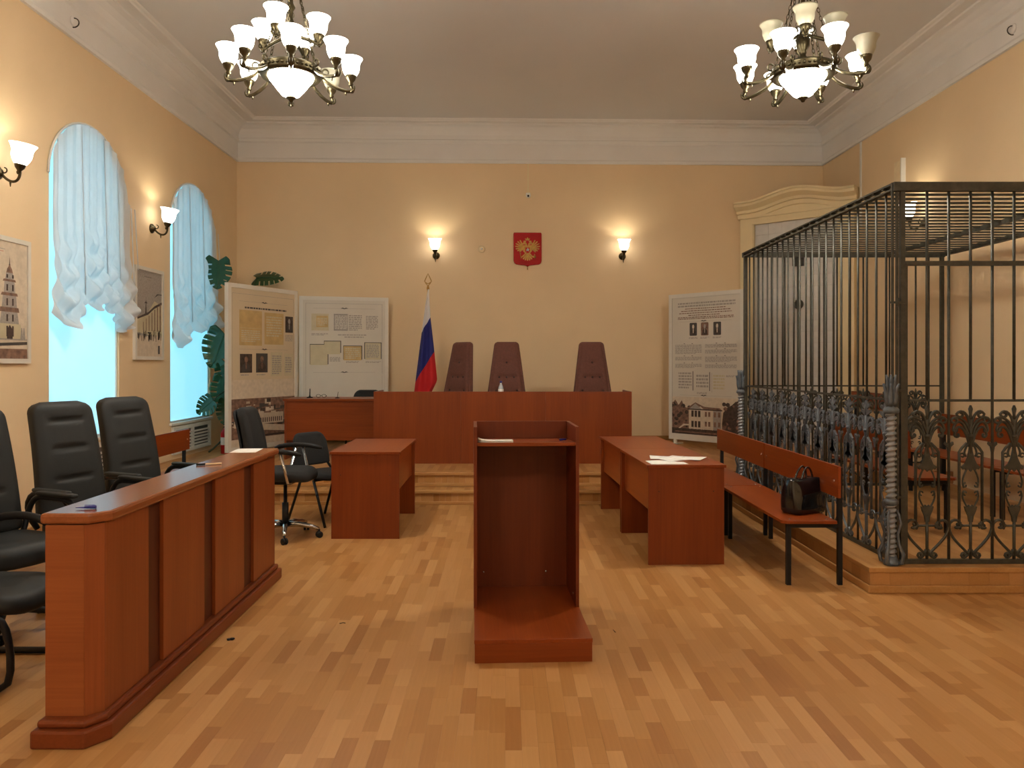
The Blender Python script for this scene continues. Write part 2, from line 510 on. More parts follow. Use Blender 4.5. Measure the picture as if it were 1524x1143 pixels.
for yy, z in ((0, DZ1), (DY2-DY, DZ)):
    mb = MB(); mb.box(XL+.002, CX-.02, yy-.022, yy+.012, z-.03, z+.003)
    mb.build('nosing', M['oak'], dais, bevel=.006)
for yy, z in ((0, 0), (DY2-DY, DZ1)):
    mb = MB(); mb.box(XL+.002, CX-.02, yy-.014, yy, z+.0005, z+.035)
    mb.build('base_strip', M['oak'], dais, bevel=.005)

# ------------------------------------------------------------------ platform under the cage
CY0 = 5.09
plat = thing('cage_platform', 'low wooden platform the black iron cage stands on', 'platform', (CX, CY0, 0))
W, D = XR - .03 - CX, DY + DB - .002 - CY0
mb = MB(); mb.box(.012, W, .012, D, 0, CPZ-.007); mb.build('core', M['joint'], plat)
x = 0
bl = {}
while x < W - .01:
    wd = min(.131, W-x); t = rnd.choices(range(6), (3,5,6,2,4,4))[0]
    key = (round(wd,3), t)
    if key not in bl:
        mb = MB(); mb.box(.0006, wd-.0006, 0, .013, .05, CPZ-.03); bl[key] = mb.mesh('riser_block', M['floor'][t])
    link('riser_block', bl[key], plat, loc=(x, rnd.uniform(0,.001), 0)); x += wd
y = .013; bl = {}
while y < D - .01:
    wd = min(.131, D-y); t = rnd.choices(range(6), (3,5,6,2,4,4))[0]
    key = (round(wd,3), t)
    if key not in bl:
        mb = MB(); mb.box(0, .013, .0006, wd-.0006, .05, CPZ-.03); bl[key] = mb.mesh('riser_block', M['floor'][t])
    link('riser_block', bl[key], plat, loc=(rnd.uniform(0,.001), y, 0)); y += wd
planked('deck', plat, 0.0, W, 0.0, D, CPZ)
mb = MB(); mb.slab([(-.012,-.012),(W,-.012),(W,.03),(.03,.03),(.03,D),(-.012,D)], CPZ-.03, CPZ+.003)
mb.build('edge_strip', M['oak_y'], plat, bevel=.004)
mb = MB(); mb.slab([(-.018,-.018),(W,-.018),(W,0),(0,0),(0,D),(-.018,D)], 0, .052)
mb.build('base_strip', M['oak_y'], plat, bevel=.008)

# ------------------------------------------------------------------ corner stove: glazed panel under a moulded hood
A, B = Vector((3.66, 12.14, 0)), Vector((4.93, 10.98, 0))
ang = math.atan2(B.y-A.y, B.x-A.x); SL = (B-A).length
stove = thing('corner_stove', 'cream corner surround with curved hood and white glazed panel, two black vents in it', 'stove', (A.x, A.y, DZ), ang)
mb = MB()
ih = .22
mb.prism([(0,0),(ih,0),(ih,3.36),(SL-ih,3.36),(SL-ih,0),(SL,0),(SL,3.70),(0,3.70)], 0, .12)
mb.build('surround', M['cream'], stove)
nT, mT = 6, 20
for i in range(nT):
    for j in range(mT):
        w_, h_ = (SL-2*ih)/nT, 3.36/mT
        if i == 0 and j == 0:
            mb = MB(); mb.box(.0008, w_-.0008, .05, .11, .0008, h_-.0008); tme = mb.mesh('tile', M['tile'])
        link('tile', tme, stove, loc=(ih+i*w_, rnd.uniform(0,.003), j*h_))
mb = MB(); mb.tube([(ih,.0,0),(ih,.0,3.36),(SL-ih,.0,3.36),(SL-ih,.0,0)], .022, 6); mb.build('inner_moulding', M['cream'], stove)
# hood: layered mouldings following a raised centre curve
def hood(u):       # height of the crown along the width
    t = max(0, min(1, (u-.10)/.42)) if u < .5 else max(0, min(1, (.90+.06-u)/.42))
    s_ = t*t*(3-2*t)
    return 3.71 + .12*s_
rings = []
hp = [(.12, -.13), (.0, -.13), (-.02, -.12), (-.03, -.06), (-.06, -.05), (-.07, -.01), (-.13, .03), (-.15, .045), (-.15, .085), (-.17, .09), (-.17, .12), (.12, .12)]
mb = MB()
for i in range(33):
    u = -.02 + 1.05*i/32
    rings.append([(u*SL, yy, hood(u)-.12+zz) for yy, zz in hp])
mb.loft(rings, sm=False); mb.build('hood', M['cream'], stove)
mb = MB(); mb.box(.05, SL-.05, -.02, .0, 3.46, 3.50)
mb.build('crown', M['cream'], stove)
sx = SL*.53
mb = MB(); mb.box(sx-.075, sx+.075, -.03, .05, 2.66, 2.84); mb.box(sx-.055, sx+.055, -.045, -.03, 2.68, 2.82); mb.build('vent_box', M['iron'], stove, bevel=.004)
mb = MB(); mb.lathe([(.0,.0),(.065,.0),(.075,.02),(.07,.05),(.05,.05),(.045,.03),(0,.03)], 18, R=Matrix.Rotation(PI/2, 3, 'X'), c=(sx,.05,2.09)); mb.build('round_vent', M['iron'], stove)

# ------------------------------------------------------------------ small things on walls
mb = MB(); x = (1282-VPX)/F; mb.box(XR-.018, XR, XR/x-.02, XR/x+.02, 3.45, 4.63)
tag(mb.build('cable_channel', M['white'], bevel=.002), 'white vertical cable channel on the right wall above the stove hood', 'cable channel')
yb = 5.0/((1341-VPX)/F)
t = thing('wall_box', 'narrow cream box with white edge on right wall above the cage roof', 'box', (XR, yb, 3.55))
mb = MB(); mb.box(-.05, 0, -.09, .08, 0, .52); mb.build('body', M['wallplate'], t, bevel=.005)
mb = MB(); mb.box(-.055, 0, -.115, -.09, -.02, .54); mb.build('edge', M['white'], t)
xb = (786-VPX)/F*12.1; yw = yback(xb)
t = thing('security_camera', 'tiny dark dome camera on back wall above the red shield', 'camera', (xb, yw, HCAM+250/F*12.1))
mb = MB(); mb.box(-.035, .035, -.04, 0, -.03, .03); mb.build('bracket', M['white'], t, bevel=.006)
mb = MB(); mb.ball((.0,-.06,-.02), .040, 12); mb.build('dome', M['white'], t)
mb = MB(); mb.ball((.0,-.088,-.03), .018, 10); mb.build('lens', M['plastic'], t)
mb = MB(); mb.box(xb-.012, xb+.012, yw-.014, yw, 4.18, 4.63)
tag(mb.build('camera_cable', M['cream'], bevel=.002), 'thin pale cable channel dropping from cornice to the dome camera', 'cable')
xb = (717-VPX)/F*12.1; yw = yback(xb)
t = thing('wall_sensor', 'small round cream fitting on back wall left of the red shield', 'sensor', (xb, yw, HCAM+169/F*12.1))
RX = Matrix.Rotation(PI/2, 3, 'X')
mb = MB(); mb.lathe([(0,0),(.055,0),(.05,.02),(.03,.028),(0,.03)], 20, R=RX); mb.build('cover', M['wallplate'], t)
mb = MB(); mb.lathe([(0,.028),(.018,.028),(.016,.036),(0,.038)], 12, R=RX); mb.build('button', M['white'], t)
for nm, side, d, h, lb in (('ceiling_hook', -1, 7.43, 4.80, 'small iron hook in left cornice'), ('ceiling_hook', 1, 7.6, 4.80, 'small iron hook in right cornice')):
    xx = XL+.022 if side < 0 else XR-.022
    t = thing(nm, lb, 'hook', (xx, d, h))
    mb = MB(); mb.lathe([(0,0),(.05,0),(.04,.012),(0,.014)], 16, R=Matrix.Rotation(-side*PI/2, 3, 'Y')); mb.build('rose', M['cornice'], t)
    mb = MB(); mb.tube([(-side*(.01+.05*math.sin(a)), 0, .03-.045*(1-math.cos(a))) for a in [i*PI*1.3/10 for i in range(11)]], .006, 6); mb.build('hook', M['iron'], t)

# ================================================================== THE CAGE
cage = thing('iron_cage', 'black wrought iron defendants cage with barred roof and ornamented lower panels', 'cage', (2.62, 5.2, CPZ))
CW, CD, CH = 2.16, 3.3, 2.727 - CPZ            # width, depth, height
RAIL = 1.262 - CPZ
def tb(name, a, b, w, m='iron', parent=None):
    mb = MB(); mb.bar(a, b, w); return mb.build(name, M[m], parent or cage)
# corner posts
for (x, y) in ((0,CD), (CW,CD)):
    tb('post', (x,y,0), (x,y,CH), .036)
tb('post', (-.028,0,1.0), (-.028,0,CH), .014)
tb('post', (.0,-.004,.0), (.0,-.004,CH), .016)
# roof frame
mb = MB(); mb.box(-.03, CW+.12, -.03, .02, CH-.06, CH); mb.build('roof_frame', M['iron'], cage)
mb = MB(); mb.box(-.03, .015, .02, CD+.03, CH-.012, CH); mb.build('roof_frame', M['iron'], cage)
mb = MB(); mb.box(-.03, .012, .02, CD, CH-.05, CH-.038); mb.build('roof_frame', M['iron'], cage)
mb = MB(); mb.box(-.03, CW+.03, CD-.015, CD+.03, CH-.05, CH); mb.build('roof_frame', M['iron'], cage)
mb = MB(); mb.box(CW-.02, CW+.03, 0, CD, CH-.04, CH); mb.build('roof_frame', M['iron'], cage)
mb = MB(); mb.box(1.52, 1.55, 0, CD, CH-.05, CH-.012); mb.build('roof_stiffener', M['iron'], cage)
mb = MB(); mb.box(-.025, CW+.02, 0, .030, -.006, .006); smesh = mb.mesh('roof_slat', M['iron'])
nS = 22
for i in range(1, nS+1):
    link('roof_slat', smesh, cage, loc=(0, i*CD/(nS+1)-.015, CH-.018))
# rails
for z, w in ((RAIL, .016), (.015, .028)):
    tb('rail', (0,0,z), (0,CD,z), w); tb('rail', (0,CD,z), (CW,CD,z), w)
tb('rail', (.08,0,RAIL), (CW,0,RAIL), .016)
tb('rail', (0,0,.015), (CW,0,.015), .03)
# bars
def bars(pts, z0f, name='bar', parent=None, w=.021):
    cache = {}
    for i, (x, y) in enumerate(pts):
        z0, z1 = z0f(i)
        k = (round(z0,3), round(z1,3), w)
        if k not in cache:
            mb = MB(); mb.tube([(0,0,z0),(0,0,z1)], w/2, 6); cache[k] = mb.mesh(name, M['iron'])
        link(name, cache[k], parent or cage, loc=(x, y, 0))
P2 = .1465
nl = 22
left_pts = [(0, (i+1)*CD/(nl+1)) for i in range(nl)]
bars(left_pts, lambda i: ((.015 if i % 2 == 1 else RAIL), CH-.03), w=.018)
bars([(2.9*0+(i+1)*CW/15, CD) for i in range(14)], lambda i: ((.015 if i % 2 == 1 else RAIL), CH-.03))
# thicker intermediate post of the left side

# front: gate
gz = 2.184 - CPZ
gate = MB(); gate.bar((.062,-.002,.0), (.062,-.002,gz), .016)
gate = gate.build('gate', M['iron'], cage)
mb = MB(); mb.bar((.055,-.002,gz), (CW,-.002,gz), .03); mb.build('gate_rail', M['iron'], gate)
mb = MB(); mb.bar((.034,-.006,0), (.034,-.006,CH), .029); mb.build('hinge_post', M['iron'], gate)
for z in (1.92-CPZ, 1.33-CPZ, .45):
    mb = MB(); mb.tube([(-.01,-.03,z-.03),(-.01,-.03,z+.03)], .012, 8); mb.bar((-.05,-.02,z),(.05,-.02,z), .014); mb.build('hinge', M['iron'], gate)
FX0 = 2.824 - 2.62
fpts = [(FX0 + i*P2, 0) for i in range(14) if FX0 + i*P2 < CW - .02]
bars(fpts, lambda i: ((RAIL if i % 2 == 0 else .015), CH-.05))

# ornament: scrolls (front: bare scrolls, left: with acanthus leaves), local x across, z up
def spiral(cx, cz, r0, a0, turns, n=14, sgn=1, shrink=.25):
    return [(cx + r0*(1-(1-shrink)*i/n)*math.cos(a0+sgn*turns*2*PI*i/n), 0, cz + r0*(1-(1-shrink)*i/n)*math.sin(a0+sgn*turns*2*PI*i/n)) for i in range(n+1)]
def bez(p, n=8):
    out = []
    for i in range(n+1):
        t = i/n; q = [Vector(x) for x in p]
        while len(q) > 1: q = [q[k].lerp(q[k+1], t) for k in range(len(q)-1)]
        out.append(tuple(q[0]))
    return out
def fan(mb, pts, zc, xc, t=.006, mi=0):
    mb.prism([(xc+x, z) for x, z in pts], -t, t, mi)
def leafy(mb, x, z, h, w, n=3, t=.006, up=1, mi=0):
    """spiky acanthus plate, base at (x,z)"""
    L = []
    for k in range(n):
        a = .18 + .62*k/(n-1 or 1)
        ww = w*(1 - .45*k/(n))
        L += [(ww*.28, a-.10), (ww, a+.02), (ww*.92, a+.10), (ww*.45, a+.06)]
    left = [(-q, r) for q, r in L]
    poly = [(.08*w, 0)] + L + [(.16*w, .9), (0, 1.0)] + left[::-1][0:0]
    poly = [(w*.12, 0)] + L + [(w*.16, .93), (0, 1.0), (-w*.16, .93)] + left[::-1] + [(-w*.12, 0)]
    mb.prism([(x+q, z+up*h*r) for q, r in poly], -t, t, mi)
def mirror_tube(mb, pts, r, n=5, mi=0):
    mb.tube(pts, r, n, mi); mb.tube([(-p[0], p[1], p[2]) for p in pts], r, n, mi)
def make_ornament(name, kind):
    mb = MB()
    # stem
    mb.tube([(0,0,.0),(0,0,.30)], .011, 6); mb.tube([(0,0,.72),(0,0,.95)], [.010,.012], 6)
    if kind == 'front':
        mb.tube([(0,0,.95),(0,0,.985),(0,0,1.02),(0,0,1.045)], [.012,.009,.015,.006], 8)
        for (ex, ez, r, z0) in ((.067, .985, .026, .90), (.105, .945, .026, .86)):
            path = bez([(0.004,0,z0), (.012,0,z0+.08), (ex-.01,0,ez+.05), (ex+r,0,ez)], 8) + spiral(ex, ez, r, 0, -.85, 9)[1:]
            mirror_tube(mb, path, .0095)
    elif kind == 'back':
        mb.tube([(0,0,.95),(0,0,1.0),(0,0,1.05)], [.012,.014,.005], 8)
        for (ex, ez, r, z0) in ((.045, 1.0, .022, .93), (.085, .955, .026, .88), (.08, .865, .03, .80)):
            path = bez([(0.004,0,z0), (.012,0,z0+.07), (ex-.01,0,ez+.05), (ex+r,0,ez)], 8) + spiral(ex, ez, r, 0, -.85, 9)[1:]
            mirror_tube(mb, path, .0098)
    else:
        mb.tube([(0,0,.95),(0,0,1.0),(0,0,1.05)], [.012,.014,.004], 8)
    # wide arcs from the collar to the full bars
    for dz, ex in ((0, .118), (-.035, .108)):
        path = bez([(.008,0,.80+dz), (.03,0,.95+dz), (.10,0,.97+dz), (ex,0,.88+dz)], 9) + spiral(ex-.018, .88+dz, .018, 0, -.7, 7)[1:]
        mirror_tube(mb, path, .0095)
    mb.lathe([(.012,.825),(.022,.83),(.022,.845),(.012,.85)], 8)
    # side bars with slanted heads and curls
    mirror_tube(mb, [(.077,0,.235),(.077,0,.73),(.06,0,.755),(.025,0,.79)], .0098)
    mirror_tube(mb, [(.077,0,.71)] + spiral(.055, .705, .02, .3, .9, 9), .0062)
    mirror_tube(mb, bez([(.01,0,.80),(.03,0,.76),(.055,0,.72),(.03,0,.70)], 6), .0072)
    # crossed thin rods and little scrolls
    mirror_tube(mb, bez([(.012,0,.64),(.03,0,.60),(.07,0,.55),(.045,0,.49)], 8), .0062)
    mirror_tube(mb, bez([(.045,0,.47),(.07,0,.42),(.03,0,.38),(.015,0,.34)], 8), .0062)
    mirror_tube(mb, spiral(.035, .505, .018, PI*.5, -.8, 8), .0058); mirror_tube(mb, spiral(.035, .455, .018, -PI*.5, .8, 8), .0058)
    # cross bar and heart scrolls at the foot
    mb.tube([(-.06,0,.235),(.06,0,.235)], .008, 5)
    path = bez([(.006,0,.035), (.06,0,.10), (.165,0,.17), (.14,0,.25)], 9) + spiral(.095, .235, .045, .35, .8, 10)[1:]
    mirror_tube(mb, path, .0098)
    mirror_tube(mb, bez([(.006,0,.075),(.015,0,.03),(.05,0,.0),(.062,0,.035)], 6) + spiral(.045,.037,.017,0,.7,7)[1:], .0098)
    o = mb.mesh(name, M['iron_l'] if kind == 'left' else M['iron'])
    # leaves
    lb = MB()
    fanp = [(.006,.79),(.011,.74),(.022,.69),(.040,.65),(.064,.63),(.052,.612),(.040,.622),(.030,.602),(.016,.618),(0,.598)]
    lb.prism(fanp + [(-a, b) for a, b in fanp[::-1][1:]], -.007, .007)
    cup = [(.012,.26),(.018,.30),(.034,.335),(.042,.365),(.022,.355),(.012,.375),(0,.36)]
    lb.prism(cup + [(-a, b) for a, b in cup[::-1][1:]], -.008, .008)
    for sx in (-1, 1):
        for k in range(5):
            a = 2*PI*k/5
            lb.ball((sx*.075+.016*math.cos(a), 0, .235+.016*math.sin(a)), .012, 6, sc=(1,.7,1))
        tul = [(.006,-.035),(.012,0),(.03,.018),(.026,.035),(.01,.022),(0,.03)]
        if sx > 0: lb.prism([(P2+a, .765+b) for a, b in tul + [(-a, b) for a, b in tul[::-1][1:]]], -.009, .009)
    if kind == 'left':
        leafy(lb, 0, .84, .22, .095, 4, .006)
        leafy(lb, 0, .80, .20, .075, 3, .007, up=-1)
        for sx in (-1, 1): leafy(lb, sx*.105, .84, .10, .03, 2, .006)
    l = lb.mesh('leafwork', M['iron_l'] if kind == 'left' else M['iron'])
    return o, l
def place_ornament(me, pos, rz):
    o = link('ornament', me[0], cage, loc=pos, rot=(0,0,rz))
    link('leafwork', me[1], o, kind='stuff')
of, ol, ob = make_ornament('ornament', 'front'), make_ornament('ornament', 'left'), make_ornament('ornament', 'back')
for i in range(0, 14, 2):
    x = FX0 + i*P2 + 0*P2
    if x < CW - .05: place_ornament(of, (x - (0), 0, .02), 0)
for i in range(0, nl+1, 2):
    y = (i+1)*CD/(nl+1)
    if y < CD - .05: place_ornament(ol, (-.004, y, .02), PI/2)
for i in range(0, 14, 2):
    place_ornament(ob, ((i+1)*CW/15, CD, .02), 0)
# twisted columns with crown leaf
def column(x, y, h):
    mb = MB(); N = 10; K = 260; rings = []
    for k in range(K+1):
        z = .06 + (h-.06)*k/K; rg = []
        for j in range(N):
            a = 2*PI*j/N
            r = .030 + .0065*math.cos(a - 2*PI*k/K*28)
            rg.append((r*math.cos(a), r*math.sin(a), z))
        rings.append(rg)
    mb.loft(rings)
    c = mb.build('twisted_column', M['silver'], cage, loc=(x, y, 0))
    mb = MB(); mb.lathe([(.035,h-.01),(.05,h),(.05,h+.02),(.03,h+.04),(.028,h+.06)], 12)
    for k in range(6):
        a = 2*PI*k/6
        for sc_, hh in ((1.15, .15), (.7, .21)):
            p = [(.02*math.cos(a), .02*math.sin(a), h+.04), (.035*sc_*math.cos(a), .035*sc_*math.sin(a), h+.04+hh*.4), (.022*sc_*math.cos(a), .022*sc_*math.sin(a), h+.04+hh*.7), (.048*sc_*math.cos(a), .048*sc_*math.sin(a), h+.04+hh)]
            mb.tube(bez(p, 6), [.016,.017,.016,.014,.012,.010,.005], 5)
    mb.build('crown_leaf', M['iron_l'], c)
    mb = MB(); mb.lathe([(.036,.40),(.045,.41),(.045,.43),(.036,.44)], 12)
    for k in range(4):
        a = 2*PI*k/4 + PI/4
        d = (math.cos(a), math.sin(a))
        pr = [(.03,.0),(.066,.01),(.078,.07),(.05,.13),(.042,.20),(.062,.27),(.05,.33),(.036,.36)]
        mb.tube([(d[0]*r, d[1]*r, z+.01) for r, z in pr], [.011,.013,.013,.010,.009,.009,.008,.006], 6)
    mb.lathe([(.048,0),(.052,.02),(.04,.035),(.034,.06)], 12)
    mb.build('foot_scroll', M['iron_l'], c)
column(-.052, -.03, 1.02)
column(-.045, CD+.02, 1.02)

# ================================================================== FURNITURE
# ---- podium (lectern) seen from its open side
pod = thing('lectern', 'tall dark cherry open-backed lectern with a foot step in the middle of the floor', 'lectern', (-.166, 3.89, 0), math.radians(2.6))
mb = MB(); mb.box(0,.60,0,.95,.098,.118); mb.build('step_board', M['cherry_y'], pod, bevel=.0015)
mb = MB(); mb.box(.002,.598,.002,.02,0,.0975); mb.build('step_front', M['cherry_x'], pod, bevel=.001)
for x in (.002, .58):
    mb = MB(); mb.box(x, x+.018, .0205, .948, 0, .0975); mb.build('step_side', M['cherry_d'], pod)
for x in (-.002, .581):
    mb = MB()
    v = [(x,.50,.1185),(x+.019,.50,.1185),(x+.019,.948,.1185),(x,.948,.1185),(x,.50,1.150),(x+.019,.50,1.150),(x+.019,.948,1.15),(x,.948,1.15)]
    mb.add(v, [(0,3,2,1),(4,5,6,7),(0,1,5,4),(1,2,6,5),(2,3,7,6),(3,0,4,7)])
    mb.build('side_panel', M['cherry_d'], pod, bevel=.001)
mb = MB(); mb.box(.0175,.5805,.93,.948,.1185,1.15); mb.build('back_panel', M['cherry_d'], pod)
mb = MB(); mb.add([(.0175,.505,1.040),(.5805,.505,1.040),(.5805,.929,1.022),(.0175,.929,1.022),(.0175,.505,1.060),(.5805,.505,1.060),(.5805,.929,1.042),(.0175,.929,1.042)],
    [(0,3,2,1),(4,5,6,7),(0,1,5,4),(1,2,6,5),(2,3,7,6),(3,0,4,7)]); mb.build('reading_shelf', M['cherry_x'], pod, bevel=.001)
bm_ = MB(); bm_.lathe([(0,0),(.008,0),(.006,.004),(0,.005)], 10, R=Matrix.Rotation(PI/2,3,'X')); bme = bm_.mesh('bolt', M['chrome'])
for x, z in ((.06,.21),(.45,.21)): link('bolt', bme, pod, loc=(x,.929,z))
link('bolt', bme, pod, loc=(.5805,.60,.17), rot=(0,0,-PI/2))

def on_lectern(lx, ly, lz):
    a = math.radians(2.6)
    return (-.166+lx*math.cos(a)-ly*math.sin(a), 3.89+lx*math.sin(a)+ly*math.cos(a), lz)
t = thing('booklet', 'small open white booklet lying on the left of the lectern shelf', 'booklet', on_lectern(.125,.53,1.061), math.radians(4))
for k in range(3):
    mb = MB(); mb.grid(lambda u, v, k=k: ((u-.5)*.20, v*.10, .004*k+.001+.018*max(0,.35-u)**2*6*(1 if k else .3) - .042*v*.10), 10, 2)
    mb.build('page', M['paper'], t, solid=.003)
t = thing('pen', 'dark purple pen cap at the right end of the lectern shelf', 'pen', on_lectern(.52,.62,1.061), .4)
mb = MB(); mb.tube([(-.02,0,.004),(.02,0,.004)], .006, 8); mb.build('cap', M['blue'], t)
mb = MB(); mb.bar((-.018,0,.011),(.015,0,.011), .003); mb.build('clip', M['chrome'], t)

# ---- tables of two side panels, top and modesty panel
def make_table(label, loc, rz, L, W, modesty_x):
    t = thing('table', label, 'table', loc, rz)
    mb = MB(); mb.box(-.012, W+.012, -.015, L+.015, .728, .75); mb.build('tabletop', M['cherry_y'], t, bevel=.0015)
    for y in (0, L-.018):
        mb = MB(); mb.box(0, W, y, y+.018, 0, .7275); mb.build('side_panel', M['cherry'], t, bevel=.001)
    mb = MB(); mb.box(modesty_x, modesty_x+.018, .0185, L-.0185, .39, .7275); mb.build('modesty_panel', M['cherry_y'], t)
    cap = MB(); cap.lathe([(0,0),(.006,0),(.005,.0015),(0,.002)], 8, R=Matrix.Rotation(PI/2,3,'X')); cm = cap.mesh('screw_cap', M['wenge'])
    for x in (.08, W-.08): link('screw_cap', cm, t, loc=(x,0,.55))
    return t
make_table('cherry brown table left of the lectern with two black chairs behind it', (-1.515, 6.65, 0), 0, 1.13, .585, .535)
rzt = math.atan2(.085, 2.2)
make_table('nearer of two cherry tables on the right, with white papers on top', (1.057, 5.79, 0), rzt, 1.10, .575, .03)
c_, s_ = math.cos(rzt), math.sin(rzt)
make_table('farther cherry table on the right, standing behind the one with papers', (1.057-1.135*s_, 5.79+1.135*c_, 0), rzt, 1.10, .575, .03)
def on_t(lx, ly, lz=.7505): return (1.057+lx*c_-ly*s_, 5.79+lx*s_+ly*c_, lz)
for k, (x, y, r, lb, w) in enumerate(((.17,.13,.05,'front white sheet on the near right table', .21), (.30,.34,.4,'white sheet in the middle of the paper pile on the near right table', .21), (.24,.40,-.15,'white sheet at back left of the paper pile on near right table', .2), (.38,.36,-.5,'topmost white sheet sticking out right on the near right table', .21))):
    mb = MB(); mb.grid(lambda u, v: ((u-.5)*w*1.35, (v-.5)*w, .0004+.0022*k+.003*math.sin(u*5+k)*v), 6, 4)
    o = mb.build('paper_sheet', M['paper'], loc=on_t(x, y, .7515), rot=(0,0,r), solid=.001)
    tag(o, lb, 'paper', 'papers on the right tables')

# ---- left barrier desk
bar_ = thing('barrier_desk', 'long alder barrier desk with dark vertical grooves and sloping view along the left', 'desk', (0,0,0))
Y0, Y1 = 3.07, 5.42
mb = MB(); mb.slab([(-1.86,Y0),(-1.665,Y0),(-1.605,Y0+.075),(-1.605,Y1+.02),(-1.86,Y1+.02)], .872, .915); mb.build('desk_top', M['alder_y'], bar_, bevel=.012)
mb = MB(); mb.slab([(-1.84,Y0+.03),(-1.69,Y0+.03),(-1.652,Y0+.066),(-1.652,Y1),(-1.84,Y1)], .10, .8715); mb.build('body', M['wenge'], bar_)
mb = MB(); mb.box(-1.843,-1.688,Y0+.012,Y0+.0295,.105,.868); mb.build('end_panel', M['alder_x'], bar_, bevel=.001)
mb = MB(); mb.slab([(-1.687,Y0+.012),(-1.632,Y0+.062),(-1.632,Y0+.08),(-1.6645,Y0+.08),(-1.6645,Y0+.058),(-1.687,Y0+.032)], .105, .868); mb.build('corner_panel', M['alder'], bar_)
for a, b in ((Y0+.081,3.517),(3.668,4.165),(4.319,4.794),(4.972,Y1)):
    mb = MB(); mb.box(-1.6515,-1.632,a,b,.105,.8715); mb.build('front_panel', M['alder'], bar_, bevel=.001)
mb = MB(); mb.slab([(-1.87,Y0-.05),(-1.655,Y0-.05),(-1.59,Y0+.04),(-1.59,Y1+.035),(-1.87,Y1+.035)], 0, .072); mb.build('plinth', M['plinth'], bar_, bevel=.010)
mb = MB(); mb.slab([(-1.855,Y0-.03),(-1.665,Y0-.03),(-1.61,Y0+.045),(-1.61,Y1+.02),(-1.855,Y1+.02)], .0725, .1045); mb.build('plinth_moulding', M['plinth'], bar_, bevel=.012)
def onbar(px, py):
    d = (HCAM-.9155)*F/(py-VPY); return ((px-VPX)/F*d, d, .9155)
mb = MB(); mb.grid(lambda u, v: ((u-.5)*.17, (v-.5)*.24, .0005), 2, 2); 
tag(mb.build('paper_sheet', M['paper'], loc=onbar(367,670.5), rot=(0,0,.1), solid=.001), 'blank white sheet at the far end of the barrier desk', 'paper')
p = onbar(126,757.5)
t = thing('pen', 'dark blue pen cap lying at the near end of the barrier desk', 'pen', p, .12)
mb = MB(); mb.tube([(-.0,0,.007),(.045,0,.007)], [.005,.007], 8); mb.build('cap', M['blue'], t)
mb = MB(); mb.tube([(-.035,0,.006),(0,0,.006)], [.001,.004], 8); mb.build('tip', M['blue'], t)
mb = MB(); mb.bar((.0,.0,.0155),(.04,.0,.0155), .0025); mb.build('clip', M['blue'], t)
p = onbar(311,692)
t = thing('pen', 'white and black pen lying halfway along the barrier desk', 'pen', p, .35)
mb = MB(); mb.tube([(-.07,0,.006),(-.02,0,.006)], .006, 8); mb.build('cap', M['plastic'], t)
mb = MB(); mb.tube([(-.0195,0,.006),(.07,0,.006)], .005, 8); mb.build('barrel', M['wallplate'], t)

# ---- judges bench on the dais
jb = thing('judges_bench', 'wide panelled dark cherry judges bench in centre of the dais', 'bench', (-1.61, 9.31, DZ+.001))
HB = 1.167-DZ
for a, b in ((0,1.05),(1.0512,2.07),(2.0712,3.11)):
    mb = MB(); mb.box(a, b, 0, .02, 0, HB); mb.build('front_panel', M['cherry'], jb, bevel=.0015)
for x in (.0, 3.09):
    mb = MB(); mb.box(x, x+.02, .0205, .62, 0, HB); mb.build('side_panel', M['cherry'], jb)
mb = MB(); mb.box(.021, 3.089, .0205, .62, .73, .755); mb.build('desk_top', M['cherry_x'], jb)
for x in (1.04, 2.06):
    mb = MB(); mb.box(x, x+.018, .0205, .6, 0, .7295); mb.build('inner_support', M['cherry'], jb)
t = thing('water_bottle', 'small clear water bottle with blue cap on the judges bench', 'bottle', ((745.5-VPX)/F*9.6, 9.6, DZ+.756))
mb = MB(); mb.lathe([(0,0),(.030,0),(.033,.01),(.033,.06),(.030,.075),(.033,.09),(.033,.135),(.028,.16),(.014,.195),(.012,.21),(0,.21)], 16); mb.build('bottle_body', M['bottle'], t)
mb = MB(); mb.lathe([(0,.211),(.015,.211),(.015,.232),(.012,.235),(0,.235)], 14); mb.build('cap', M['blue'], t)
mb = MB(); mb.lathe([(.0335,.092),(.0337,.093),(.0337,.133),(.0335,.134)], 16, caps=False); mb.build('paper_band', M['white'], t)

# ---- clerk desk, left on the dais
cd = thing('clerk_desk', 'long low cherry clerk desk on the dais left of the judges bench', 'desk', (-2.81, 9.68, DZ+.001))
mb = MB(); mb.box(0, 1.175, 0, .62, .735, .762); mb.build('desk_top', M['cherry_x'], cd, bevel=.002)
for x in (.012, 1.15):
    mb = MB(); mb.box(x, x+.02, .02, .60, 0, .7345); mb.build('side_panel', M['cherry'], cd)
mb = MB(); mb.box(.0325, 1.1495, .03, .048, .24, .7345); mb.build('modesty_panel', M['cherry_x'], cd)
zt = DZ+.763
t = thing('pen_stand', 'small black pen stand near left end of the clerk desk', 'pen stand', ((461-VPX)/F*9.95, 9.95, zt))
mb = MB(); mb.lathe([(0,0),(.04,0),(.04,.012),(.012,.018),(.012,.03),(0,.03)], 14); mb.build('base', M['plastic'], t)
mb = MB(); mb.tube([(0,0,.02),(.003,0,.12)], [.008,.006], 8); mb.build('pen', M['plastic'], t)
t = thing('eyeglasses', 'thin dark wire-rimmed glasses lying on the clerk desk', 'glasses', ((478-VPX)/F*9.9, 9.9, zt+.003), .2)
